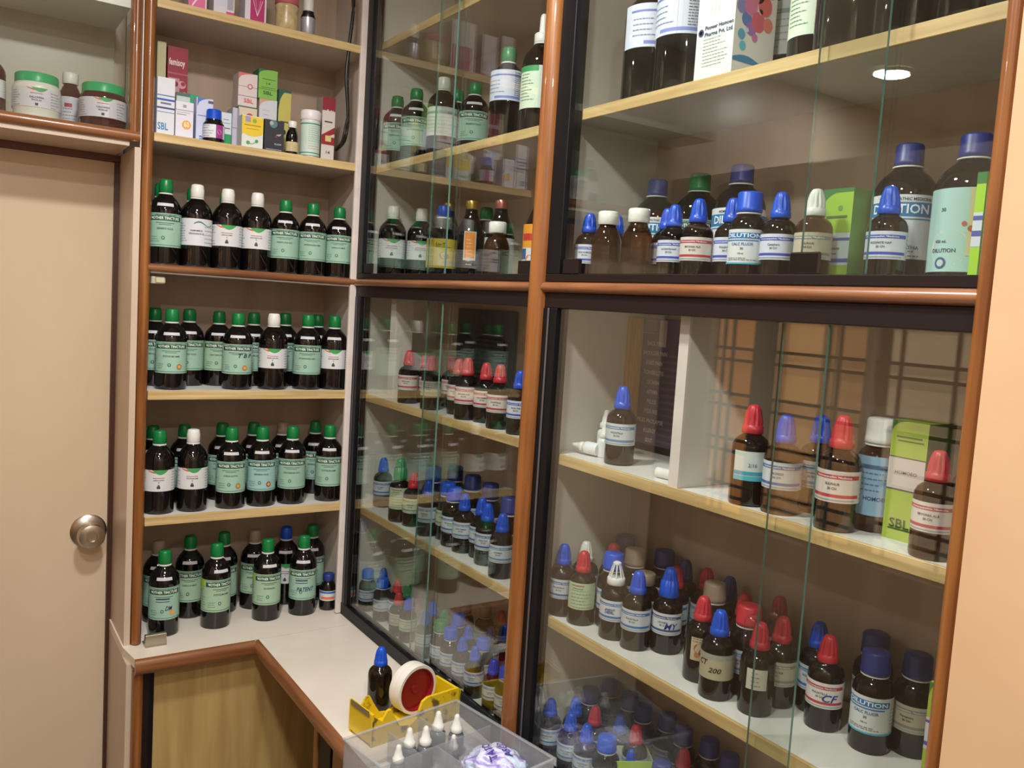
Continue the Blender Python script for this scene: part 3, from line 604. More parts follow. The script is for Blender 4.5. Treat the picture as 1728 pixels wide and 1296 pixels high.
carton('A1', 409, 445, 196, .022, .045, 'd9dedc', 'b9c0b8', label='white carton with yellow panel and green seedling print', prints=[('r', -.5, .5, .48, .98, 'e3c42c'), arc(-.5, .0, .40, .48, 'e3c42c'), ('s', [(-.5+i/8, .48-.1*math.sin(PI*i/8), .49) for i in range(9)], 'e3c42c'), ('r', -.35, -.1, .80, .98, '9a98b0'), ('d', .08, .86, .1, '8aa84a'), ('r', -.4, .4, .70, .73, 'a88a20'), ('r', -.3, .3, .6, .615, 'a88a20'),
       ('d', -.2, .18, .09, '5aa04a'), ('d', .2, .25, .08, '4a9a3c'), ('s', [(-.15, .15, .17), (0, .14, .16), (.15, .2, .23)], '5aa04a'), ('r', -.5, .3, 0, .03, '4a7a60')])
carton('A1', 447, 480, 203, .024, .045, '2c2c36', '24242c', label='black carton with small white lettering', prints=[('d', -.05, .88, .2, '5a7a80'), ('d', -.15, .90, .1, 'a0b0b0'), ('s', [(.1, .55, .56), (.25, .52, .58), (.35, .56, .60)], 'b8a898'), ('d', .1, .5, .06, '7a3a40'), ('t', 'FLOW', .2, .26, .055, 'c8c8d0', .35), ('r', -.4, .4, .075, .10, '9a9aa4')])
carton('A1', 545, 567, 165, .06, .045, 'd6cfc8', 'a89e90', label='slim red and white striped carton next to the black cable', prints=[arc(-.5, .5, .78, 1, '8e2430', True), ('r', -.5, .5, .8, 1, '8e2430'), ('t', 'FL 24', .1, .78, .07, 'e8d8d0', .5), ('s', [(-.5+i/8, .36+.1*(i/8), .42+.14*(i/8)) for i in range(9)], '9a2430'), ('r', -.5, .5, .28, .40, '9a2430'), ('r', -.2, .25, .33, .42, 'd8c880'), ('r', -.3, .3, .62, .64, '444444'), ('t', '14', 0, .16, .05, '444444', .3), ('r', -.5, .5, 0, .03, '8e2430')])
it = B('A1', 360, 186, .045, 'tb', 'b', 'vit', amberA); it['x'] += 0
B('A1', 494, 203, .035, 'vi', 'w', 'crm', amberA, s=.78, sx=.62)
# A0: top shelf, cut by the frame
carton('A0', 318, 349, 0, .03, .05, 'd8d4d8', 'c4c0c4', h=.13, label='white carton with pink corner at the door end of the highest shelf', prints=[('r', -.5, .42, 0, .3, 'd86a98'), ('s', [(-.3, .05, .1), (0, .2, .25), (.2, .28, .3)], 'f0d0e0')])
carton('A0', 361, 396, 0, .03, .05, 'd6d2d8', 'c6c2c8', h=.12, label='white carton with small pink square on the highest shelf', prints=[('r', .1, .5, .02, .12, 'd04a88'), ('r', -.4, .1, .2, .6, 'c8cce0'), ('r', .15, .45, .16, .4, 'a8a4b0')])
carton('A0', 414, 450, 0, .03, .05, 'd8d2dc', 'c8c2cc', h=.14, label='white carton with large magenta square and white sprig emblem', prints=[('r', -.25, .42, .06, .52, 'b02868'), *[('s', [(.085-.004, .14, .16), (.085+dx*.5, .26, .28), (.085+dx, .40, .43)], 'f0e0ea') for dx in (-.22, -.1, .02, .14, .24)]])
# wide cabinet boxes
carton('RU', 1181, 1243, 0, .03, .085, 'dfe6dc', 'e4e4de', h=.19, label='large white carton with watercolour splash in rainbow colours, upper glass shelf',
       prints=[('l', -.4, .4, .62, .98, 8, 'a0a49c'), ('t', 'Pioneer Homoeo', .1, .385, .033, '2f3c70', .75), ('t', 'Pharma Pvt. Ltd.', .1, .335, .033, '2f3c70', .75), ('d', -.38, .36, .075, '3c4a80'), ('d', -.38, .36, .045, 'dfe6dc'), ('l', -.3, .4, .1, .3, 9, '9aa09a'), *[('s', [(-.15+.1*i, .46, .47), (-.13+.1*i, .52, .56), (-.12+.1*i, .6, .62)], 'c8ccc4') for i in range(3)]],
       sprints=[('d', -.32, .30, .09, '58a8d0'), ('d', -.22, .42, .12, '5a7ac0'), ('d', -.36, .5, .12, '8a88c8'), ('d', -.1, .36, .12, 'a070b8'), ('d', -.14, .52, .16, 'd878a0'), ('d', .06, .42, .17, 'd86078'), ('d', .02, .62, .15, 'e07888'), ('d', .2, .55, .17, 'e06468'), ('d', .3, .42, .12, 'e4806a'), ('d', .22, .7, .13, 'e08868'),
                ('d', .34, .66, .10, 'ea9a50'), ('d', -.28, .22, .08, '60c0d8'), ('d', -.2, .34, .04, 'd0d8f0'), ('d', .1, .5, .05, 'f0b0b0'), ('d', .0, .3, .07, 'c878b0'), ('d', .36, .8, .07, 'eaaa60'), ('s', [(-.5+i/8, .10, .125+.03*math.sin(i/8*5)) for i in range(9)], '3f88b8')])
LIME = '9dc43c'
def limep(txt=True): return [arc(-.5, .15, .80, .97, '2f7a38', True), ('r', -.5, .5, .96, 1, '2f7a38'), ('d', .1, .80, .08, '6a9a4a'), ('r', -.35, .35, .70, .725, '4a6a30'), ('r', -.5, .5, .22, .55, 'ccd8dc'), ('r', -.5, .5, .47, .50, '4a5aa8'), ('r', -.5, .5, .25, .29, '4a5aa8'), ('r', -.4, .2, .38, .40, 'a07a80'), ('r', -.4, .1, .33, .345, 'a07a80')]
carton('RR', 1392, 1442, 318, .09, .075, LIME, '5f9040', label='lime green carton with blue striped white panel on the rail shelf', prints=limep())
carton('RR', 1651, 1667, 290, .035, .055, 'a6d832', '8ab83c', label='lime green carton half hidden by the wooden end post on the rail shelf', prints=[('r', -.5, .5, .9, 1, '2f7a38'), ('r', -.5, .5, .35, .65, 'd4dce8'), ('r', -.5, .5, .58, .62, '4a5aa8'), ('r', -.5, .5, .44, .49, '4a5aa8')])
carton('R1', 1507, 1570, 712, .085, .06, 'a3b848', '6a7a38', label='tall lime carton reading SBL behind the red-capped bottle', prints=[arc(-.5, .0, .90, 1, '3a6a30', True), ('r', -.35, .35, .86, .875, '5a6a30'), ('r', -.3, .4, .83, .84, '5a6a30'), ('r', -.5, .5, .42, .70, 'd0c4bc'), ('r', -.5, .5, .42, .43, '5a5a58'), ('r', -.5, .5, .69, .70, '5a5a58'), ('t', 'HOMOEO', 0, .57, .03, 'a08080', .6), ('t', 'SBL', -.05, .14, .08, '2f4a20', .55), ('r', -.35, .3, .09, .10, '2f4a20')])
carton('R2', 1572, 1598, 1130, .05, .07, 'a6bc3c', '7a8c3a', label='lime carton with violet lines beside the wooden end post, lowest shelf', h=.16, prints=[arc(-.5, .3, .9, 1, '4a7a38', True), ('r', -.5, .5, .5, .74, 'cdc8d0'), ('r', -.5, .5, .70, .72, '5a58a0'), ('r', -.5, .5, .53, .56, '5a58a0'), ('t', 'SBL', 0, .12, .08, '2f4a20', .7)])
carton('A5', 553, 572, 925, .14, .05, '9dc43c', '7aa03c', label='lime carton on the counter behind the white corner post', prints=[arc(-.5, .3, .85, 1, '2f7a38', True), ('r', -.5, .5, .1, .45, 'b8d0e0'), ('r', -.5, .5, .3, .36, '4a7ac0')])

# ---- spacing pass: nothing may stand inside anything else
def relax():
    by = {}
    for it in ITEMS: by.setdefault(it['shelf'], []).append(it)
    for sh, L in by.items():
        x0, x1, y0, y1 = BOUND[sh]; bx = [b for b in BOXES if b[0] == sh]
        for it in L: it['r'] = KIND[it['kind']][0]*it['sx']*1.012+.0005
        for n in range(160):
            for i, a in enumerate(L):
                for b in L[i+1:]:
                    dx, dy = b['x']-a['x'], b['y']-a['y']; d = math.hypot(dx, dy) or 1e-4; o = a['r']+b['r']-d
                    if o > 0:
                        f = .5*o/d; a['x'] -= dx*f; a['y'] -= dy*f; b['x'] += dx*f; b['y'] += dy*f
                for (_, bx_, by_, w, h, _o, _h) in bx:
                    qx = min(max(a['x'], bx_-w/2), bx_+w/2); qy = min(max(a['y'], by_-h/2), by_+h/2)
                    dx, dy = a['x']-qx, a['y']-qy; d = math.hypot(dx, dy)
                    if d < 1e-6:
                        a['y'] += .004 if a['y'] > by_ else -.004; a['x'] -= .004
                    elif d < a['r']:
                        f = (a['r']-d)/d; a['x'] += dx*f; a['y'] += dy*f
                a['x'] = min(max(a['x'], x0+a['r']), x1-a['r']); a['y'] = min(max(a['y'], y0+a['r']), y1-a['r'])
        bad = [(a['u'], b['u']) for i, a in enumerate(L) for b in L[i+1:] if math.hypot(b['x']-a['x'], b['y']-a['y']) < a['r']+b['r']-.003]
        print('SHELF', sh, len(L), 'overlaps', bad)
        for a in L:
            v = Vector((a['x'], a['y'], a['z']+KIND[a['kind']][5]*a['s']))-CAMP
            uu = 864+FPX*v.dot(RR)/v.dot(F)
            if abs(uu-a['u']) > 14: print('   moved', sh, a['kind'], a['u'], round(uu))
relax()
ORD = ['first', 'second', 'third', 'fourth', 'fifth', 'sixth', 'seventh', 'eighth', 'ninth', 'tenth', 'eleventh', 'twelfth', 'thirteenth', 'fourteenth', 'fifteenth', 'sixteenth', 'seventeenth', 'eighteenth', 'nineteenth', 'twentieth', 'twenty-first', 'twenty-second', 'twenty-third', 'twenty-fourth', 'twenty-fifth']
SHN = dict(A1='open shelf of cartons', A2='open shelf above brown rail', A3='open shelf below brown rail', A4='lowest open shelf', A5='on the counter top', MU='narrow cabinet upper shelf', MR='narrow cabinet rail shelf', M1='narrow cabinet under rail',
           M2='narrow cabinet middle shelf', M3='narrow cabinet floor', RU='wide cabinet upper shelf', RR='wide cabinet rail shelf', R1='wide cabinet under rail', R2='wide cabinet middle shelf', R3='wide cabinet floor')
NOUN = dict(mt='tincture bottle', sy='syrup bottle', dr='dropper bottle', wd='medicine bottle', vi='vial', bg='stock bottle', tb='tablet bottle')
LBN = {'mint': 'mint label', 'lime': 'lime-cornered label', 'seal': 'gold-seal label', 'redseal': 'red-seal label', 'wh': 'white label', 'sw': 'green-stroke label', 'lav': 'lavender label', 'wg': 'grey label', 'photo': 'picture label', 'liv': 'yellow label', 'orange': 'orange label', 'tonic': 'long white label', 'red50': 'orange-red label',
       'bigdil': 'blue-banded label', 'teal': 'teal label', 'dil': 'blue-lined label', 'dilr': 'red-lined label', 'diln': 'violet-lined label', 'CF': 'handwritten CF label', 'MY': 'handwritten MY label', 'SBL': 'blue-lettered label', 'dilg': 'green-lined label', 'tin': 'cream label', 'CT200': 'handwritten CT 200 label', 'pic': 'brown picture label',
       'small': 'small cream label', 'teal2': 'teal-striped label', 'lut': 'bold DILUTION label', 'grn2': 'pale green label', 'vit': 'magenta label', 'crm': 'cream label', 'mini': 'blue-orange label', 'bluestrip': 'sky-blue label', 'T B P': 'handwritten TBP label', 'DM': 'handwritten DM label', 'PATENT': 'handwritten PATENT label', None: 'no label'}
rows = {}
for it in ITEMS: rows.setdefault((it['shelf'], it['back']), []).append(it)
for (sh, bk), L in rows.items():
    L.sort(key=(lambda q: q['x']) if sh[0] == 'A' else (lambda q: -q['y']))
    for n, it in enumerate(L):
        frm = 'from door' if sh[0] == 'A' else 'from corner'
        it['label'] = f"{CAPN[it['cap']]}-capped {NOUN[it['kind']]}, {LBN[it['lab']]}, {ORD[n]} {frm}, {'back' if bk else 'front'} row, {SHN[sh]}"
        it['name'] = NOUN[it['kind']].replace(' ', '_')
        it['group'] = {'A': 'bottles on the open shelves', 'M': 'bottles in the narrow glass cabinet', 'R': 'bottles in the wide glass cabinet'}[sh[0]]
for it in ITEMS: build_bottle(it)

# ------------------------------------------------------------------ open cabinet (fixed unit)
def part(mb, name, par, **k): return mb.obj(name, par, **k)
ca = thing('open_shelf_cabinet', 'tall open shelving cabinet with pale edged shelves between the door and the corner', 'cabinet')
TOPZ = 2.55
part(MB().box(-.530, -.506, .012, .245, .752, TOPZ, whitep), 'side_panel', ca)
part(MB().box(.0035, .0155, .0, .245, .752, TOPZ, lamgrey), 'side_panel', ca)
part(MB().box(-.530, .0035, .236, .246, .752, TOPZ, backbrd), 'back_panel', ca)
for k, n in (('A0', 0), ('A1', 0), ('A3', 0), ('A4', 0)):
    z = ZA[k]; t = .018 if k in ('A0', 'A1') else .020
    sh = part(MB().box(-.505, .003, .006, .235, z-t, z, lam if k in ('A3', 'A4') else lamgrey), 'shelf', ca)
    part(MB().box(-.505, .003, .0, .006, z-t-.001, z+.0005, lip_x, .0008), 'edge_strip', sh)
sh = part(MB().box(-.505, .003, .004, .235, 1.628, 1.6485, lam), 'shelf', ca)
pr = [(-.012*math.sin(PI*i/10)+.004, 1.640-.0095*math.cos(PI*i/10)) for i in range(11)]
part(MB().prism(pr, 0, -.512, .000, teak_x), 'rail', sh, ang=60)
hr = lambda x0, x1, y, d, n=10: [((x0+x1)/2-(x1-x0)/2*math.cos(PI*i/n), y-d*math.sin(PI*i/n)) for i in range(n+1)]
part(MB().prism(hr(-.531, -.505, .012, .022), 2, .752, TOPZ, teak_v), 'front_post', ca, ang=60)
part(MB().box(-.019, -.002, -.004, .006, .752, TOPZ, whitep, .001), 'corner_post', ca)
hg = part(MB().box(-.500, -.470, .012, .05, 1.604, 1.620, pm('c9c3a4', .4), .003), 'hinge', ca)
part(MB().lathe([(.006, 0), (.006, .014), (.004, .016)], pm('b5b096', .4), 16, c=(-.497, .010, 1.604)), 'hinge_pin', hg)
lt = part(MB().box(-.503, -.455, -.030, -.018, .7505, .778, steel, .001).box(-.503, -.455, -.032, .008, .7505, .7525, steel), 'latch_bracket', ca)
part(MB().lathe([(.013, 0), (.013, .006), (.011, .012), (.006, .0165), (.001, .018)], mat('clear knob', C('c4c8d0'), .15, coat=.5), 24, c=(-.488, -.002, .7525)), 'stopper_knob', lt)
# screw heads on the back
for (x, z) in ((-.03, 1.80), (-.05, 2.10)):
    part(MB().box(x-.006, x+.006, .226, .236, z-.006, z+.006, pm('6a4a34'), .002), 'wall_plug', ca)
# cables
cb = thing('black_cable', 'pair of black cables hanging down in the corner beside the white post', 'cable')
for k, off in ((0, 0), (1, .009)):
    pts = [ony(597-off*300, -30, .02), ony(596, 20, .01), ony(589, 80, .008), ony(586-off*200, 130, .008), ony(587, 190, .010), ony(586-off*300, 215, .015), ony(580-off*300, 240, .03), ony(566, 254-off*300, .12)]
    P2 = []
    for i in range(len(pts)-1):
        for t in range(6):
            a = pts[max(i-1, 0)]; b = pts[i]; c = pts[i+1]; d = pts[min(i+2, len(pts)-1)]; s = t/6
            P2.append(.5*((2*b)+(-a+c)*s+(2*a-5*b+4*c-d)*s*s+(-a+3*b-3*c+d)*s**3))
    P2 = [Vector((min(p.x, -.030), p.y, p.z)) for p in P2]
    part(MB().tube(P2, .0042, P['k'], 10), 'cable_strand', cb, ang=80)

# ------------------------------------------------------------------ shelf over the door
_sz = ony(222, 14, .02).z
oc = thing('overdoor_cabinet', 'glazed cabinet with brown beaded rail built over the door', 'cabinet')
part(MB().box(-1.30, -.556, .0, .245, 1.905, 1.937, cream), 'floor_board', oc)
pr = [(-.014*math.sin(PI*i/10)+.0, 1.927-.0125*math.cos(PI*i/10)) for i in range(11)]
part(MB().prism(pr, 0, -1.30, -.536, teak_x), 'rail', oc, ang=60)
part(MB().prism(hr(-.557, -.5345, .008, .018), 2, 1.915, TOPZ, teak_v), 'front_post', oc, ang=60)
part(MB().box(-1.30, -.556, .236, .246, 1.937, TOPZ, grained('olive back', C('a39d88'), C('afa994'), (1, 1, 1), 4, .35)), 'back_panel', oc)
part(MB().box(-1.28, -.556, .02, .235, _sz, _sz+.02, lam), 'shelf', oc)
gd = MB(); gd.box(-1.28, -.558, .012, .016, 1.9375, 2.5, pane); part(gd, 'glass_door', oc, smooth=False)
# cream reveal beside the door, door, frame
rv = struct(MB().box(-.545, -.5315, .0, .245, 0, 1.9045, cream).box(-.5335, -.5315, 0, .012, 1.905, TOPZ, whitep).obj('trim_1'))
fr = struct(MB().box(-.556, -.5455, .190, .215, 0, 1.897, mat('dark frame', C('42261c'), .4)).box(-1.30, -.5455, .185, .215, 1.890, 1.9045, mat('door frame brown', C('5a2f1e'), .35)).obj('trim_2'))
dr = struct(MB().box(-1.28, -.5565, .200, .235, .01, 1.889, doorm).obj('door_1'))
kp = ony(150, 897, .19)
kn = MB()
kn.lathe([(.0415, 0), (.0415, .003), (.036, .008), (.020, .011), (.016, .020), (.0165, .026), (.026, .034), (.0315, .044), (.0315, .056), (.028, .063), (.020, .066), (.012, .066), (.0115, .060), (.007, .060)], steel, 40)
ko = kn.obj('door_knob', dr, ang=40); ko.location = (kp.x, .200, kp.z); ko.rotation_euler = (PI/2, 0, 0)
# jars over the door
def jar(u0, u1, vl, dep, name, label, bodym, lidm, col, hs=.098, rr=None, turn=0, lid=True):
    a, b = ony(u0, vl, dep), ony(u1, vl, dep); r = rr or abs(b.x-a.x)/2; c = (a+b)/2
    d = CAMP-Vector((c.x, c.y, 0)); rz = math.atan2(d.y, d.x)+PI/2
    o = thing(name, label, 'jar', (c.x, c.y, 1.9372), rz)
    h = hs
    MB().lathe([(r*.86, 0), (r*.95, .002), (r*.985, .008), (r*.96, .018), (r, .022), (r, h*.66), (r*.985, h*.72), (r*.90, h*.79), (r*.84, h*.82), (r*.84, h*.9)], bodym, 40).obj('jar_body', o, ang=50)
    MB().lathe([(r*.86, h*.80), (r*.90, h*.802), (r*.90, h*.975), (r*.86, h), (r*.6, h*1.003)], lidm, 48, (40, .008, h*.8, h*.98)).obj('jar_lid', o, ang=50)
    l = link('label', patch(r*3.6, .024, h*.66, 'd0ccd4', r*1.018), o)
    z = h*.66
    link('print', design([*[(s_[0], [(x-.0, min(zl, z), min(zh, z)) for x, zl, zh in s_[1]], s_[2]) for s_ in swoosh(.006, z, .8)], ('r', -.012, .012, z*.80, z*.82, 'b04038'), ('t', 'CALCAREA', 0, z*.68, .0042, '333333'), ('t', 'PHOS 6X', 0, z*.59, .0036, '333333'),
                           ('r', -.003, .003, z*.42, z*.50, '333333'), *lines(-r*1.2, -r*.7, z*.42, z*.88, 7, '8a8a92', 3), *lines(r*.6, r*1.1, z*.42, z*.88, 6, '8a8a92', 5)], r*1.018), l)
    return o
jar(20, 103, 150, .07, 'medicine_jar', 'white plastic jar with bright green lid on the shelf over the door', pm('d8d4cc', .35), P['g2'], '')
jar(134, 214, 150, .065, 'medicine_jar', 'dark red glass jar with bright green lid, nearest the post over the door', reddk, P['g2'], '', .100)
a = ony(120, 122, .14)
bt = dict(kind='vi', x=a.x, y=.15, z=1.9372, cap='w', lab=None, glass=reddk, s=(a.z-1.9372)/.1085, sx=1.0, name='vial', label='white-capped dark bottle standing between two green-lidded jars', group=None)
bo = build_bottle(bt); l = link('label', patch(.09, .012, .062, 'd4d0dc', .0245), bo); link('print', design([('r', -.012, .004, .043, .05, 'b83a5a'), *lines(-.015, .015, .016, .04, 5, '8a8a9a', 3)], .0245), l)
a = ony(-14, 90, .10)
bt = dict(kind='mt', x=a.x, y=.10, z=1.9372, cap='g', lab='wh', glass=reddk, s=.75, sx=.72, name='tincture_bottle', label='green-capped dark red bottle, farthest from the post over the door', group=None); build_bottle(bt)
# canister, tan jar and silver bottle
a = ony(525, 188, .045)
o = thing('white_canister', 'white lidded canister with pale green label among the cartons', 'canister', (a.x, a.y, ZA['A1']), .3)
hh = a.z-ZA['A1']; r = .0245
MB().lathe([(r*.86, 0), (r*.88, .002), (r*.97, hh*.8)], pm('dfe0e2', .4), 36).obj('canister_body', o, ang=50)
MB().lathe([(r*1.03, hh*.80), (r*1.06, hh*.81), (r*1.05, hh*.97), (r*.95, hh)], pm('e6e0e6', .4), 36).obj('canister_lid', o, ang=50)
l = link('label', patch(.11, hh*.06, hh*.76, 'c6dad0', r*1.0), o)
link('print', design([('r', -.05, .05, hh*.70, hh*.725, '2f8a60'), ('r', -.05, .05, hh*.10, hh*.12, '2f8a60'), *lines(-.02, .025, hh*.35, hh*.66, 8, '8ab0a0', 3), *lines(-.02, .012, hh*.2, hh*.3, 3, 'd09a90', 4)], r*1.0), l)
a = ony(484, 20, .05)
o = thing('spice_jar', 'clear jar of tan powder with reddish lid on the highest shelf', 'jar', (a.x, .05, ZA['A0']), 0)
MB().lathe([(.024, 0), (.027, .003), (.028, .03), (.026, .052), (.028, .058), (.028, .066), (.026, .068)], grained('tan powder', C('b09a70'), C('d0bc90'), (1, 1, 1), 60, .3), 32).obj('jar_body', o, ang=50)
MB().lathe([(.028, .068), (.029, .069), (.029, .085), (.026, .087)], mat('pink lid', C('b8606a'), .35), 36).obj('jar_lid', o, ang=50)
a = ony(520, 30, .05)
o = thing('silver_bottle', 'small silver bottle with black and white collar on the highest shelf', 'bottle', (a.x, .05, ZA['A0']), 0)
MB().lathe([(.015, 0), (.0172, .002), (.0180, .045), (.0180, .05)], mat('silver body', C('c4c8d2'), .3, .6), 28).obj('bottle_body', o, ang=50)
MB().lathe([(.0180, .05), (.0185, .051), (.014, .062), (.014, .066)], P['k'], 28).obj('collar', o, ang=50)
MB().lathe([(.0125, .066), (.013, .067), (.013, .1), (.011, .102)], pm('dcdcdc', .4), 28).obj('cap', o, ang=50)

# ------------------------------------------------------------------ glazed cabinets
def glass_cab(nm, label, y0, y1, zs, zr, divs, dd=.234):
    """y0 > y1: from the corner outwards"""
    o = thing(nm, label, 'cabinet')
    part(MB().box(.0, .245, y0-.014, y0, .752, TOPZ, sidepnl), 'side_panel', o)
    part(MB().box(.030, .245, y1, y1+.014, .752, TOPZ, sidepnl), 'side_panel', o)
    part(MB().box(.236, .246, y1+.014, y0-.014, .752, TOPZ, backbrd), 'back_panel', o)
    part(MB().box(.004, .236, y1+.014, y0-.014, .752, .765, lam), 'cabinet_floor', o)
    for i, z in enumerate(zs):
        t = .0175
        sh = part(MB().box(.031, .235, y1+.015, y0-.015, z-t, z, lamgrey if z > 1.7 else lam), 'shelf', o)
        part(MB().box(.025, .031, y1+.015, y0-.015, z-t-.001, z+.0005, lip_y, .0008), 'edge_strip', sh)
    part(MB().box(.004, .235, y1+.015, y0-.015, 1.630, 1.652, lam), 'rail_shelf', o)
    for (ya, yb, z) in divs:
        d = part(MB().box(.032, dd, ya, yb, z, 1.602, sidepnl), 'divider', o)
        part(MB().box(.027, .032, ya, yb, z, 1.602, whitep), 'edge_strip', d)
    return o
cm = glass_cab('glass_cabinet', 'narrow glass-fronted cabinet between the corner and the round wooden post', -.001, -.822, (2.2468, 1.9402, 1.3498, 1.0484), 1.65, [(-.158, -.186, 1.3503)], .075)
cr = glass_cab('glass_cabinet', 'wide glass-fronted cabinet between the round wooden post and the peach wall', -.842, -1.634, (2.252, 1.9493, 1.3424, 1.041), 1.65, [(-1.166, -1.186, 1.3429)])
def half(y0, y1, z0, z1, m, d=.020): return MB().prism([(-.000-d*math.sin(PI*i/10), (y0+y1)/2-(y1-y0)/2*math.cos(PI*i/10)) for i in range(11)], 2, z0, z1, m)
part(half(-.851, -.813, .752, TOPZ, teak_v, .022), 'round_post', cr, ang=60)
part(half(-1.648, -1.624, .3, TOPZ, teak_v, .018), 'end_post', cr, ang=60)
for o, ya, yb in ((cm, -.001, -.813), (cr, -.851, -1.630)):
    prr = [(-.000-.013*math.sin(PI*i/10), 1.6395-.0095*math.cos(PI*i/10)) for i in range(11)]
    mb = MB(); n = len(prr); vs = [(x, y, z) for y in (ya, yb) for x, z in prr]; fs = [list(range(n))[::-1], list(range(n, 2*n))]+[(i, (i+1) % n, n+(i+1) % n, n+i) for i in range(n)]
    mb.add(vs, fs, teak_y); part(mb, 'rail', o, ang=60)
    part(MB().box(-.004, .024, ya, yb, 1.6495, 1.663, dkbrown, .001), 'lower_track', o)
    part(MB().box(-.002, .026, ya, yb, 1.603, 1.630, dkbrown, .001), 'upper_track', o)
    part(MB().box(-.006, .024, ya, yb, .7505, .782, blackm, .0015), 'bottom_frame', o)
    w = .036 if o is cm else .040
    part(MB().box(-.004, .024, ya, ya-w, 1.663, TOPZ, blackm, .001), 'side_frame', o)
    part(MB().box(-.004, .024, ya, ya-w, .782, 1.603, blackm, .001), 'side_frame', o)
    part(MB().box(-.004, .003, ya-w*.45, ya-w*.55, .782, 1.603, dkbrown).box(-.0055, -.004, ya-w*.4, ya-w*.5, .782, 1.603, pm('55535a')), 'frame_seal', o)
def slide(o, nm, ya, yb, z0, z1, x, hy=None, hz=None):
    mb = MB(); mb.box(x, x+.004, ya, yb, z0, z1, pane); mb.m = [0]*6
    mb.mats = [pane, pane_edge]; mb.m = [0, 0, 1, 1, 0, 0]
    g = part(mb, nm, o, smooth=False)
    if hy is not None:
        part(MB().box(x-.007, x-.0005, hy-.022, hy+.022, hz, hz+.024, dkbrown, .003), 'finger_pull', g)
    return g
# front pane ends / rear pane starts (the strip between is doubled)
slide(cm, 'sliding_pane', -.018, -.465, 1.664, 2.5, .002, -.075, 1.664)
slide(cm, 'sliding_pane', -.364, -.811, 1.664, 2.5, .013, -.768, 1.664)
slide(cm, 'sliding_pane', -.018, -.465, .783, 1.602, .002)
slide(cm, 'sliding_pane', -.376, -.811, .783, 1.602, .013)
slide(cr, 'sliding_pane', -.868, -1.486, 1.664, 2.5, .002, -.925, 1.664)
slide(cr, 'sliding_pane', -1.384, -1.628, 1.664, 2.5, .013)
slide(cr, 'sliding_pane', -.868, -1.444, .783, 1.602, .002)
slide(cr, 'sliding_pane', -1.368, -1.628, .783, 1.602, .013)
part(MB().box(.006, .012, -1.372, -1.418, 1.664, 1.692, dkbrown, .002), 'finger_pull', cr)

# framed notice inside the wide cabinet, dark louvre panel in the narrow one
o = thing('framed_notice', 'dark violet notice listing ailments with slatted wooden edge at the cabinet back', 'notice', (.226, -.905, 1.3430), 0)
MB().box(-.0, .006, -.255, .039, .012, .252, pm('5e4c66')).obj('notice_board', o)
MB().box(-.004, .008, -.255, .039, 0, .012, blackm, .001).obj('notice_frame', o)
sl = MB()
for i in range(6): sl.box(-.034+i*.0072, -.034+i*.0072+.0064, .040, .0485-.0006*(i % 2), 0, .252, grained('orange slat', C('c08844'), C('d8a45c'), (30, 30, 2), 1.5, .45), .001)
sl.obj('wood_slat', o)
WORDS = ['BACK PAIN', 'SHOULDER PAIN', 'KNEE PAIN', 'TONSILLITIS', 'CATARRH', 'ASTHMA', 'PILES', 'FISSURE', 'PILES PROLAPSE', 'ALLERGY', 'GOUT']
its = []
for i, wd in enumerate(WORDS): its.append(('t', wd, -.002, .205-i*.0185, .0085, 'd4c8c4', .0050*len(wd)))
its += [('r', -.046, -.006, .224, .2255, 'a09a9a'), ('r', -.040, -.002, .228, .250, '6a7078'), ('r', .006, .026, .2, .25, 'c0a8a0'), *[('r', .020, .073, .02+.0125*i, .0245+.0125*i, '6f6068') for i in range(14)]]
pr_ = link('notice_print', design(its, None, dy=.0, name='notice_print'), o); pr_.rotation_euler = (0, 0, -PI/2); pr_.location = (0, 0, 0)
o = thing('louvre_panel', 'dark slatted panel standing at the back of the narrow cabinet above red caps', 'panel', (.228, -.27, 1.3505), 0)
MB().box(-.004, .004, -.15, .12, 0, .24, pm('2a2626')).obj('panel_board', o)
mb = MB()
for i in range(15): mb.box(-.007, -.004, -.11, .02, .012+i*.0115, .018+i*.0115, pm('443c3a'))
mb.obj('panel_slats', o)

# small things on the wide cabinet's shelf
def mini_drop(x, y, z, label, parent_rot=(0, 0, 0), s=1.0, capc='w', body='dfe3e4', grp='small white dropper bottles', bodymat=None):
    o = thing('eye_dropper_bottle', label, 'bottle', (x, y, z), 0, grp, rot=parent_rot); o.scale = (s,)*3
    k = ('mini', body, str(bodymat and bodymat.name))
    if k not in MESH: MESH[k] = MB().lathe([(.0095, 0), (.0115, .001), (.012, .004), (.012, .026), (.0112, .030), (.008, .0325), (.0065, .034), (.0065, .036)], bodymat or pm(body, .35), 24).mesh('body', ang=50)
    link('body', MESH[k], o)
    k = ('minicap', capc)
    if k not in MESH: MESH[k] = MB().lathe([(.0085, .034), (.0090, .035), (.0088, .041), (.0070, .0425), (.0052, .052), (.0042, .0545), (.0040, .0585), (.0025, .0605)], P[capc], 24, (12, .04, .035, .0415)).mesh('cap', ang=50)
    link('cap', MESH[k], o)
    return o
a = onz(1009, 772, ZR['R1']); mini_drop(a.x+.012, a.y, ZR['R1'], 'white dropper bottle standing upright beside the lone blue-capped bottle', s=1.05)
mini_drop(.15, onx(989, 700, .15).y, ZR['R1'], 'tiny white dropper bottle standing behind the tipped ones', s=1.25)
mini_drop(.13, onx(1024, 705, .13).y, ZR['R1'], 'white dropper bottle hidden behind the lone blue-capped bottle', s=1.3)
a = onz(975, 762, ZR['R1']); mini_drop(.078, -.935, ZR['R1']+.0135, 'white dropper bottle lying on its side near the cabinet side panel', (PI/2*.98, 0, 3.44), s=.95)
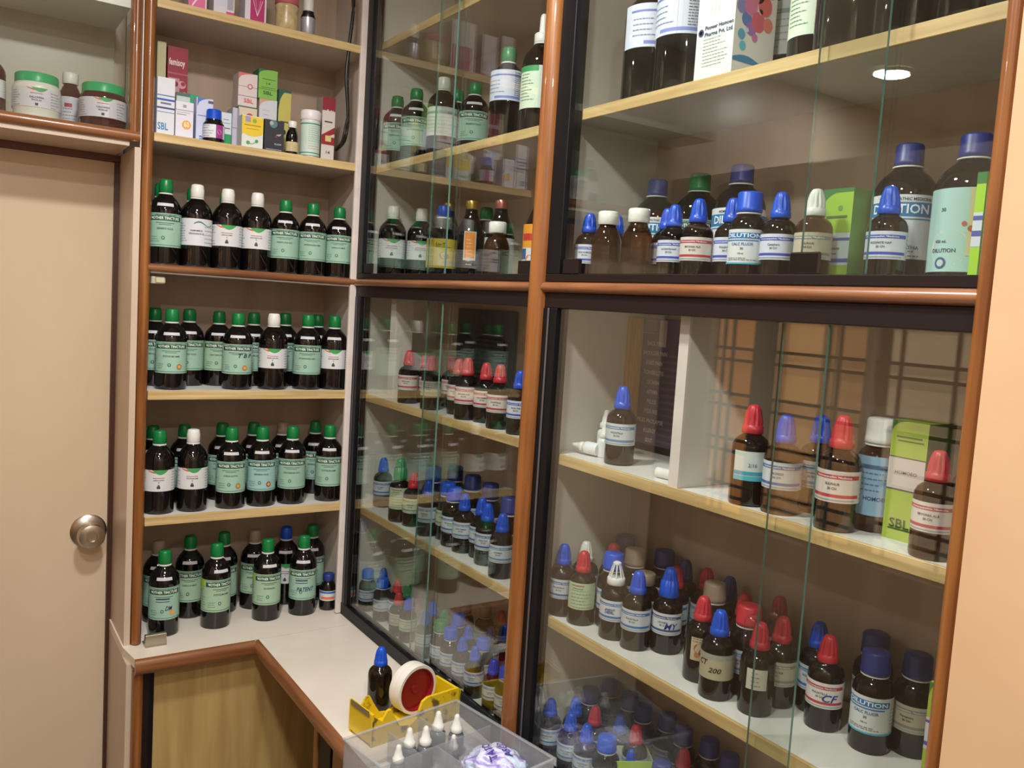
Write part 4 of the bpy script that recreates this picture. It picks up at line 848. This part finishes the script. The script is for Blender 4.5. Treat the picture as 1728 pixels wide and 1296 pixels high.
mini_drop(.118, -.955, ZR['R1']+.0125, 'green-capped white dropper bottle lying on its side', (PI/2*.98, 0, 2.9), s=.9, capc='g')
a = onz(963, 755, ZR['R1']); o = thing('loose_cap', 'loose blue ribbed cap lying at the cabinet side panel', 'cap', (a.x+.01, a.y, ZR['R1'])); link('cap_shell', capm('drop', 'b'), o, (0, 0, .0005)); o.scale = (.8,)*3
a = onz(1100, 806, ZR['R1']); b = onz(1142, 808, ZR['R1'])
o = thing('paper_roll', 'short white paper roll lying in front of the divider', 'roll', (a.x+.012, a.y, ZR['R1']+.0085), 0, rot=(PI/2, 0, .12))
MB().lathe([(.0085, 0), (.0085, .044)], pm('e2e0da'), 24, caps=False).lathe([(.0035, .0), (.0085, .0)], pm('d6d2c8'), 24, caps=False).lathe([(.0085, .044), (.0035, .044)], pm('d6d2c8'), 24, caps=False).lathe([(.0035, .044), (.0035, 0)], pm('8a867c'), 16, caps=False).obj('rolled_sheet', o, ang=50)
# open lime box holding a blue-capped bottle
a = onz(1065, 1272, .84)
o = thing('open_carton', 'open-topped lime and white carton on the wide cabinet floor', 'box', (a.x, a.y, .7655), -.5)
mb = MB(); lm = pm('a9cc3a'); wh = pm('d8dccc')
for (x0, x1, y0, y1) in ((-.034, .034, -.027, -.0255), (-.034, .034, .0255, .027), (-.034, -.0325, -.027, .027), (.0325, .034, -.027, .027)): mb.box(x0, x1, y0, y1, 0, .075, lm)
mb.box(-.034, .034, -.027, .027, 0, .001, wh); mb.obj('carton_body', o, smooth=False)
MB().box(-.0322, .0322, -.0252, -.0248, .001, .0748, wh).box(-.0322, .0322, .0248, .0252, .001, .0748, wh).box(-.0322, -.0318, -.025, .025, .001, .0748, wh).box(.0318, .0322, -.025, .025, .001, .0748, wh).obj('carton_lining', o, smooth=False)
build_bottle(dict(kind='dr', x=a.x, y=a.y, z=.7670, cap='b', lab=None, glass=amberB, s=.62, sx=.62, name='dropper_bottle', label='small blue-capped bottle standing inside the open lime carton', group=None))

# ------------------------------------------------------------------ counter
ct = thing('counter_top', 'cream L-shaped worktop edged with a rounded brown bead', 'counter')
top = MB()
poly = [(-.548, .245), (-.548, -.004), (-.535, -.086), (-.252, -.086), (-.252, -1.60), (.245, -1.60), (.245, .245)]
n = len(poly); vs = [(x, y, z) for z in (.728, .7495) for x, y in poly]
top.add(vs, [list(range(n))[::-1], list(range(n, 2*n))]+[(i, (i+1) % n, n+(i+1) % n, n+i) for i in range(n)], countm)
part(top, 'worktop', ct, smooth=False)
def bead(p0, p1, m, nrm, r=.019, z=.7300):
    mb = MB(); N = 12; vs = []
    for p in (p0, p1):
        for i in range(N+1):
            t = -PI/2+PI*i/N; vs.append((p[0]+nrm[0]*r*.75*math.cos(t), p[1]+nrm[1]*r*.75*math.cos(t), z+r*math.sin(t)))
    fs = [(i, i+1, N+2+i, N+1+i) for i in range(N)]+[list(range(N+1)), list(range(N+1, 2*N+2))[::-1], (0, N, 2*N+1, N+1)]
    return mb.add(vs, fs, m)
part(bead((-.535, -.086), (-.262, -.086), teak_x, (0, -1)), 'edge_bead', ct, ang=60)
part(bead((-.252, -.080), (-.252, -1.60), teak_y, (-1, 0)), 'edge_bead', ct, ang=60)
part(MB().box(-.262, -.02, -.0872, -.0866, .7496, .7499, pm('b5ab9a')), 'joint_line', ct)
bc = thing('base_cabinet', 'base unit with plywood front panel under the counter', 'cabinet')
part(MB().box(-.484, .240, -.045, -.030, .0, .712, plym), 'plywood_front', bc, smooth=False)
part(MB().prism(hr(-.537, -.512, -.066, .020), 2, 0, .715, teak_v), 'front_post', bc, ang=60)
part(MB().box(-.512, -.499, -.070, -.030, 0, .712, dkbrown).box(-.497, -.486, -.055, -.03, 0, .712, blackm), 'filler_strip', bc, smooth=False)
part(MB().box(-.548, -.512, -.060, .24, 0, .728, cream), 'side_panel', bc)
part(MB().box(-.20, .24, -.432, -1.6, 0, .712, grained('brown carcass', C('4a2f1c'), C('5c3c26'), (3, 3, 20), 2, .5)), 'side_carcass', bc)
part(MB().box(-.235, -.2005, -.430, -.452, 0, .712, teak_v, .002), 'frame_stile', bc)
part(MB().box(-.232, -.2005, -.456, -.520, 0, .712, blackm, .002), 'frame_stile', bc)
part(MB().box(-.232, -.2005, -.53, -1.5, .1, .712, teak_y, .002), 'drawer_front', bc)

# bottle, tape dispenser, organiser
a = onz(640, 1098, .881)
build_bottle(dict(kind='dr', x=a.x+.012, y=a.y+.015, z=.7500, cap='b', ck='drop', lab=None, glass=amberB, s=1.0, sx=1.0, name='dropper_bottle', label='blue-capped amber dropper bottle with no label on the counter behind the tape dispenser', group=None))
yel = grained('yellow plastic', C('d9b814'), C('e8cc20'), (1, 1, 1), 8, .35)
def stained():
    m = mat('worn yellow plastic', C('dcbc18'), .38); nt = m.node_tree; b = nt.nodes['Principled BSDF']; L = nt.links.new
    tc = nt.nodes.new('ShaderNodeTexCoord'); n = nt.nodes.new('ShaderNodeTexNoise'); n.inputs['Scale'].default_value = 42; n.inputs['Detail'].default_value = 6
    cr = nt.nodes.new('ShaderNodeValToRGB'); cr.color_ramp.elements[0].position = .53; cr.color_ramp.elements[1].position = .63
    cr.color_ramp.elements[0].color = (*C('dfbe1a'), 1); cr.color_ramp.elements[1].color = (*C('6e5420'), 1)
    L(tc.outputs['Object'], n.inputs['Vector']); L(n.outputs['Fac'], cr.inputs['Fac']); L(cr.outputs['Color'], b.inputs['Base Color']); return m
yel2 = stained()
td = thing('tape_dispenser', 'worn yellow plastic tape dispenser with stained sides on the counter', 'tape dispenser', (-.118, -.628, .7498), math.radians(8))
side = [(-.108, 0), (.100, 0), (.104, .060), (.098, .066), (.020, .066), (.008, .060), (-.004, .030), (-.022, .018), (-.042, .022), (-.058, .048), (-.066, .064), (-.074, .064), (-.086, .046), (-.100, .056), (-.108, .050)]
part(MB().prism(side, 1, -.042, -.036, yel2), 'side_wall', td, smooth=False)
part(MB().prism([(x, z*.96) for x, z in side], 1, .034, .040, yel2), 'side_wall', td, smooth=False)
part(MB().box(-.106, .100, -.036, .034, 0, .010, yel, .001), 'base_tray', td)
part(MB().box(-.110, -.104, -.042, .040, .006, .066, yel, .001).box(-.1115, -.1101, -.034, .032, .058, .068, steel), 'cutter_wall', td)
part(MB().box(.098, .104, -.042, .040, 0, .062, yel, .001), 'end_wall', td)
rl = thing('tape_roll', 'white adhesive tape roll with dark red core seated in the yellow dispenser', 'tape roll', (-.094, -.604, .811), 0, rot=(PI/2, 0, math.radians(14)))
h_ = .0155
MB().lathe([(.044, -h_), (.0500, -h_), (.0505, -h_+.0015), (.0505, h_-.0015), (.0500, h_), (.044, h_)], grained('white tape', C('dcd8d0'), C('e6e2da'), (1, 1, 40), 3, .45), 56, caps=False).obj('tape_winding', rl, ang=40)
MB().lathe([(.0440, h_), (.0420, h_-.001), (.0415, .006), (.010, .006), (.009, .010), (.001, .010)], mat('red core', C('8a1622'), .4), 48, caps=False).lathe([(.0440, -h_), (.0415, -h_+.001), (.0415, -.004), (.001, -.004)], MATS['red core'], 48, caps=False).obj('tape_core', rl, ang=40)

tub = bpy.data.materials.new('milky plastic'); tub.use_nodes = True
_n = tub.node_tree; _b = _n.nodes['Principled BSDF']; _b.inputs['Base Color'].default_value = (*C('c9cdd2'), 1); _b.inputs['Roughness'].default_value = .25
_t = _n.nodes.new('ShaderNodeBsdfTransparent'); _t.inputs[0].default_value = (.93, .93, .93, 1); _m = _n.nodes.new('ShaderNodeMixShader'); _m.inputs[0].default_value = .74
_n.links.new(_b.outputs[0], _m.inputs[1]); _n.links.new(_t.outputs[0], _m.inputs[2]); _n.links.new(_m.outputs[0], _n.nodes['Material Output'].inputs[0])
ob = thing('organiser_box', 'translucent plastic compartment box holding small dropper bottles beside the tape dispenser', 'box', (-.158, -.868, .7500), math.radians(9.5))
W, D, HH = .128, .135, .072
mb = MB()
def wall(x0, x1, y0, y1, z1=HH): mb.box(x0, x1, y0, y1, .0018, z1, tub)
mb.box(-W, W, -D, D, 0, .0018, tub)
wall(-W, W, D-.002, D); wall(-W, W, -D, -D+.002); wall(-W, -W+.002, -D, D); wall(W-.002, W, -D, D)
mb.obj('box_shell', ob, smooth=False)
mb = MB(); wall(-W+.002, W-.002, .028, .0296, .066); wall(.035, .0366, .0296, D-.002, .066); wall(-.035, -.0334, .0296, D-.002, .058); wall(.0, .0016, -D+.002, .028, .062)
mb.obj('divider', ob, smooth=False)
mb = MB()
for a_, b_ in (((-W, D), (W, D)), ((-W, -D), (W, -D)), ((-W, -D), (-W, D)), ((W, -D), (W, D))):
    mb.box(min(a_[0], b_[0])-.003, max(a_[0], b_[0])+.003, min(a_[1], b_[1])-.003, max(a_[1], b_[1])+.003, HH-.002, HH+.002, tub, .001)
mb.obj('box_rim', ob, smooth=False)
from mathutils import Euler
def loc_in(x, y): v = Vector((x, y, 0)); v.rotate(Euler((0, 0, math.radians(9.5)))); return v.x-.158, v.y-.868
grey = mat('grey dropper glass', C('63666c'), .2)
for k, (x, y, s, lb) in enumerate([(-.062, .062, 1.15, 'white-capped dropper bottle nearest the yellow side wall in the organiser'), (-.030+.012, .090, 1.25, 'white-capped dropper bottle, tallest of the pair in the organiser middle cell'), (.010, .078, 1.25, 'white-capped dropper bottle beside the cell divider in the organiser'),
                                 (.060, .105, 1.3, 'white-capped dropper bottle in the organiser corner by the glass'), (.085, .080, 1.25, 'white-capped dropper bottle next to the organiser wall facing the glass'), (.050, .046, 1.0, 'shortest white-capped dropper bottle in the organiser corner cell')]):
    px, py = loc_in(x, y); mini_drop(px, py, .7520, lb, s=s, body='9a9ea4', grp='dropper bottles in the organiser', bodymat=grey)
# crumpled packet
import mathutils.noise as mn
def crumple(nm, rx, ry, rz, m, seed, parent):
    vs = []; fs = []; NU, NV = 56, 30
    for j in range(NV+1):
        for i in range(NU):
            a = 2*PI*i/NU; b = -PI/2+PI*j/NV; p = Vector((math.cos(a)*math.cos(b), math.sin(a)*math.cos(b), math.sin(b)))
            k = 1+.20*mn.noise(p*2.6+Vector((seed, 0, 0)))+.10*abs(mn.noise(p*6+Vector((0, seed, 0))))+.05*mn.noise(p*13)
            vs.append((p.x*rx*k, p.y*ry*k, max(p.z*rz*k, -rz*.8)))
    for j in range(NV):
        for i in range(NU): fs.append((j*NU+i, j*NU+(i+1) % NU, (j+1)*NU+(i+1) % NU, (j+1)*NU+i))
    return link(nm, new_mesh(nm, vs, fs, [m], ang=80), parent)
pk = mat('printed film', C('c8b8e0'), .18, coat=.6); nt = pk.node_tree; L = nt.links.new
tc = nt.nodes.new('ShaderNodeTexCoord'); nz = nt.nodes.new('ShaderNodeTexNoise'); nz.inputs['Scale'].default_value = 26; nz.inputs['Detail'].default_value = 3; nz.inputs['Distortion'].default_value = 1.5
cr = nt.nodes.new('ShaderNodeValToRGB'); els = cr.color_ramp.elements; els[0].position = .30; els[0].color = (*C('6a58b8'), 1); els[1].position = .72; els[1].color = (*C('e0a8c0'), 1)
for p_, c_ in ((.42, 'b0a8e0'), (.5, 'dcdcec'), (.6, 'b4d0e8')):
    e = els.new(p_); e.color = (*C(c_), 1)
L(tc.outputs['Object'], nz.inputs['Vector']); L(nz.outputs['Fac'], cr.inputs['Fac']); L(cr.outputs['Color'], nt.nodes['Principled BSDF'].inputs['Base Color'])
px, py = loc_in(.075, -.045)
o = thing('crumpled_packet', 'crumpled violet and pink printed plastic packet in the organiser box', 'packet', (px, py, .7800), .3)
crumple('packet_film', .050, .062, .034, pk, 3.1, o)
me_ = design([('t', 'TATO', 0, .014, .015, '3c2c90', .050), ('t', 'ASCO', 0, -.014, .015, '3c2c90', .050)], None, name='packet_print')
for v_ in me_.vertices:
    x_, y_ = v_.co.x, v_.co.z; x_, y_ = x_*math.cos(1.1)-y_*math.sin(1.1), x_*math.sin(1.1)+y_*math.cos(1.1)
    v_.co = (x_, y_, .034*1.10*math.sqrt(max(.02, 1-(x_/.052)**2-(y_/.064)**2))+.002)
tx = link('packet_print', me_, o)
px, py = loc_in(-.03, -.04)
o = thing('cotton_wad', 'clump of white tissue lying in the organiser box', 'tissue', (px, py, .7720), 0)
crumple('tissue_sheet', .050, .040, .022, pm('dcdfe6', .6), 8.3, o)

# ------------------------------------------------------------------ room
def room(nm, *a): return struct(MB().box(*a).obj(nm, smooth=False))
room('floor', -3.1, .5, -3.3, .4, -.05, 0, floorm)
room('ceiling', -3.1, .5, -3.3, .4, 2.56, 2.62, ceilm)
room('wall_back', -3.1, .5, .247, .35, 0, 2.56, cream)
room('wall_right', .247, .35, -3.3, .247, 0, 2.56, wallm)
room('wall_jut', -.022, .246, -3.2, -1.648, 0, 2.559, wallm)
room('wall_front', -3.1, .5, -3.3, -3.2, 0, 2.56, cream)
room('wall_far_left', -3.1, -3.0, -3.2, .247, 0, 2.56, cream)
# low partition with the barred window on the other side of the aisle
part_m = grained('grey brown partition', C('8a7a68'), C('9a8a78'), (1, 1, 1), 3, .5)
mb = MB(); X0, X1 = -1.36, -1.305
mb.box(X0, X1, -3.19, -.97, 0, 2.1, part_m); mb.box(X0, X1, -.97, .245, 0, .92, part_m); mb.box(X0, X1, -.97, .245, 1.70, 2.1, part_m); mb.box(X0, X1, -.01, .245, .92, 1.70, part_m); mb.box(X0, X1, -.62, -.60, .92, 1.70, part_m)
struct(mb.obj('wall_left', smooth=False))
wp = struct(MB().box(-1.35, -1.345, -.97, -.01, .92, 1.70, mat('dusky glass', C('4a4038'), .3)).obj('window_1', smooth=False))
def glow(nm, h, st):
    m = bpy.data.materials.new(nm); m.use_nodes = True; b = m.node_tree.nodes['Principled BSDF']; b.inputs['Base Color'].default_value = (*C(h), 1)
    b.inputs['Emission Color'].default_value = (*C(h), 1); b.inputs['Emission Strength'].default_value = st; return m
for (ya, yb, h, st) in ((-.02, -.17, 'd88c48', GL), (-.27, -.58, 'd09a68', GL*.8), (-.65, -.95, 'cdb090', GL*.8)) if (GL := 1.5) else ():
    MB().box(-1.344, -1.340, ya, yb, .95, 1.69, glow('daylit curtain '+h, h, st)).obj('curtain_panel', wp, smooth=False)
mb = MB(); bar = mat('grille bar', C('3a2a22'), .5)
for z in [1.0+.155*i for i in range(5)]: mb.box(-1.332, -1.324, -.97, -.01, z, z+.010, bar); mb.box(-1.332, -1.324, -.97, -.01, z+.040, z+.050, bar)
y = -.06
while y > -.95: mb.box(-1.324, -1.316, y, y-.010, .92, 1.70, bar); mb.box(-1.324, -1.316, y-.04, y-.05, .92, 1.70, bar); y -= .20
mb.obj('window_grille', wp, smooth=False)

# lights
def downlight(x, y, e, lab, r=.055, z=2.558):
    o = thing('ceiling_downlight', lab, 'ceiling light', (x, y, z))
    MB().lathe([(r+.014, 0), (r+.014, -.006), (r+.004, -.010), (r, -.004)], pm('e8e6e2', .4), 36, caps=False).obj('trim_ring', o, ang=50)
    em = mat('lit diffuser', (1, .98, .94), .5, emit=14)
    MB().lathe([(r, -.003), (.001, -.0029)], em, 36, caps=False).obj('lit_diffuser', o)
    L_ = bpy.data.lights.new('downlight_lamp', 'AREA'); L_.shape = 'DISK'; L_.size = r*2; L_.energy = e; L_.color = (1, .975, .94)
    lo = bpy.data.objects.new('downlight_lamp', L_); COL.objects.link(lo); lo.location = (0, 0, -.014); lo.parent = o
downlight(-.62, -1.02, 23, 'round ceiling light above the counter aisle', .08)
downlight(-.95, -1.72, 17, 'round ceiling light above the wide cabinet aisle', .08)
downlight(-.95, -2.75, 22, 'added round ceiling fill light nearest the front wall', .08)  # added fill lamp behind the camera, brightens the shelf interiors
downlight(-2.0, -.13, 12, 'round ceiling light beyond the partition')
w = bpy.data.worlds.new('world'); SC.world = w; w.use_nodes = True
w.node_tree.nodes['Background'].inputs[0].default_value = (.9, .95, 1, 1); w.node_tree.nodes['Background'].inputs[1].default_value = .05
SC.view_settings.view_transform = 'Standard'; SC.view_settings.look = 'None'; SC.view_settings.exposure = -0.12; SC.view_settings.gamma = 1
SC.cycles.max_bounces = 10; SC.cycles.transparent_max_bounces = 24; SC.cycles.glossy_bounces = 4
SC.cycles.use_denoising = True
SC.cycles.sample_clamp_indirect = 4
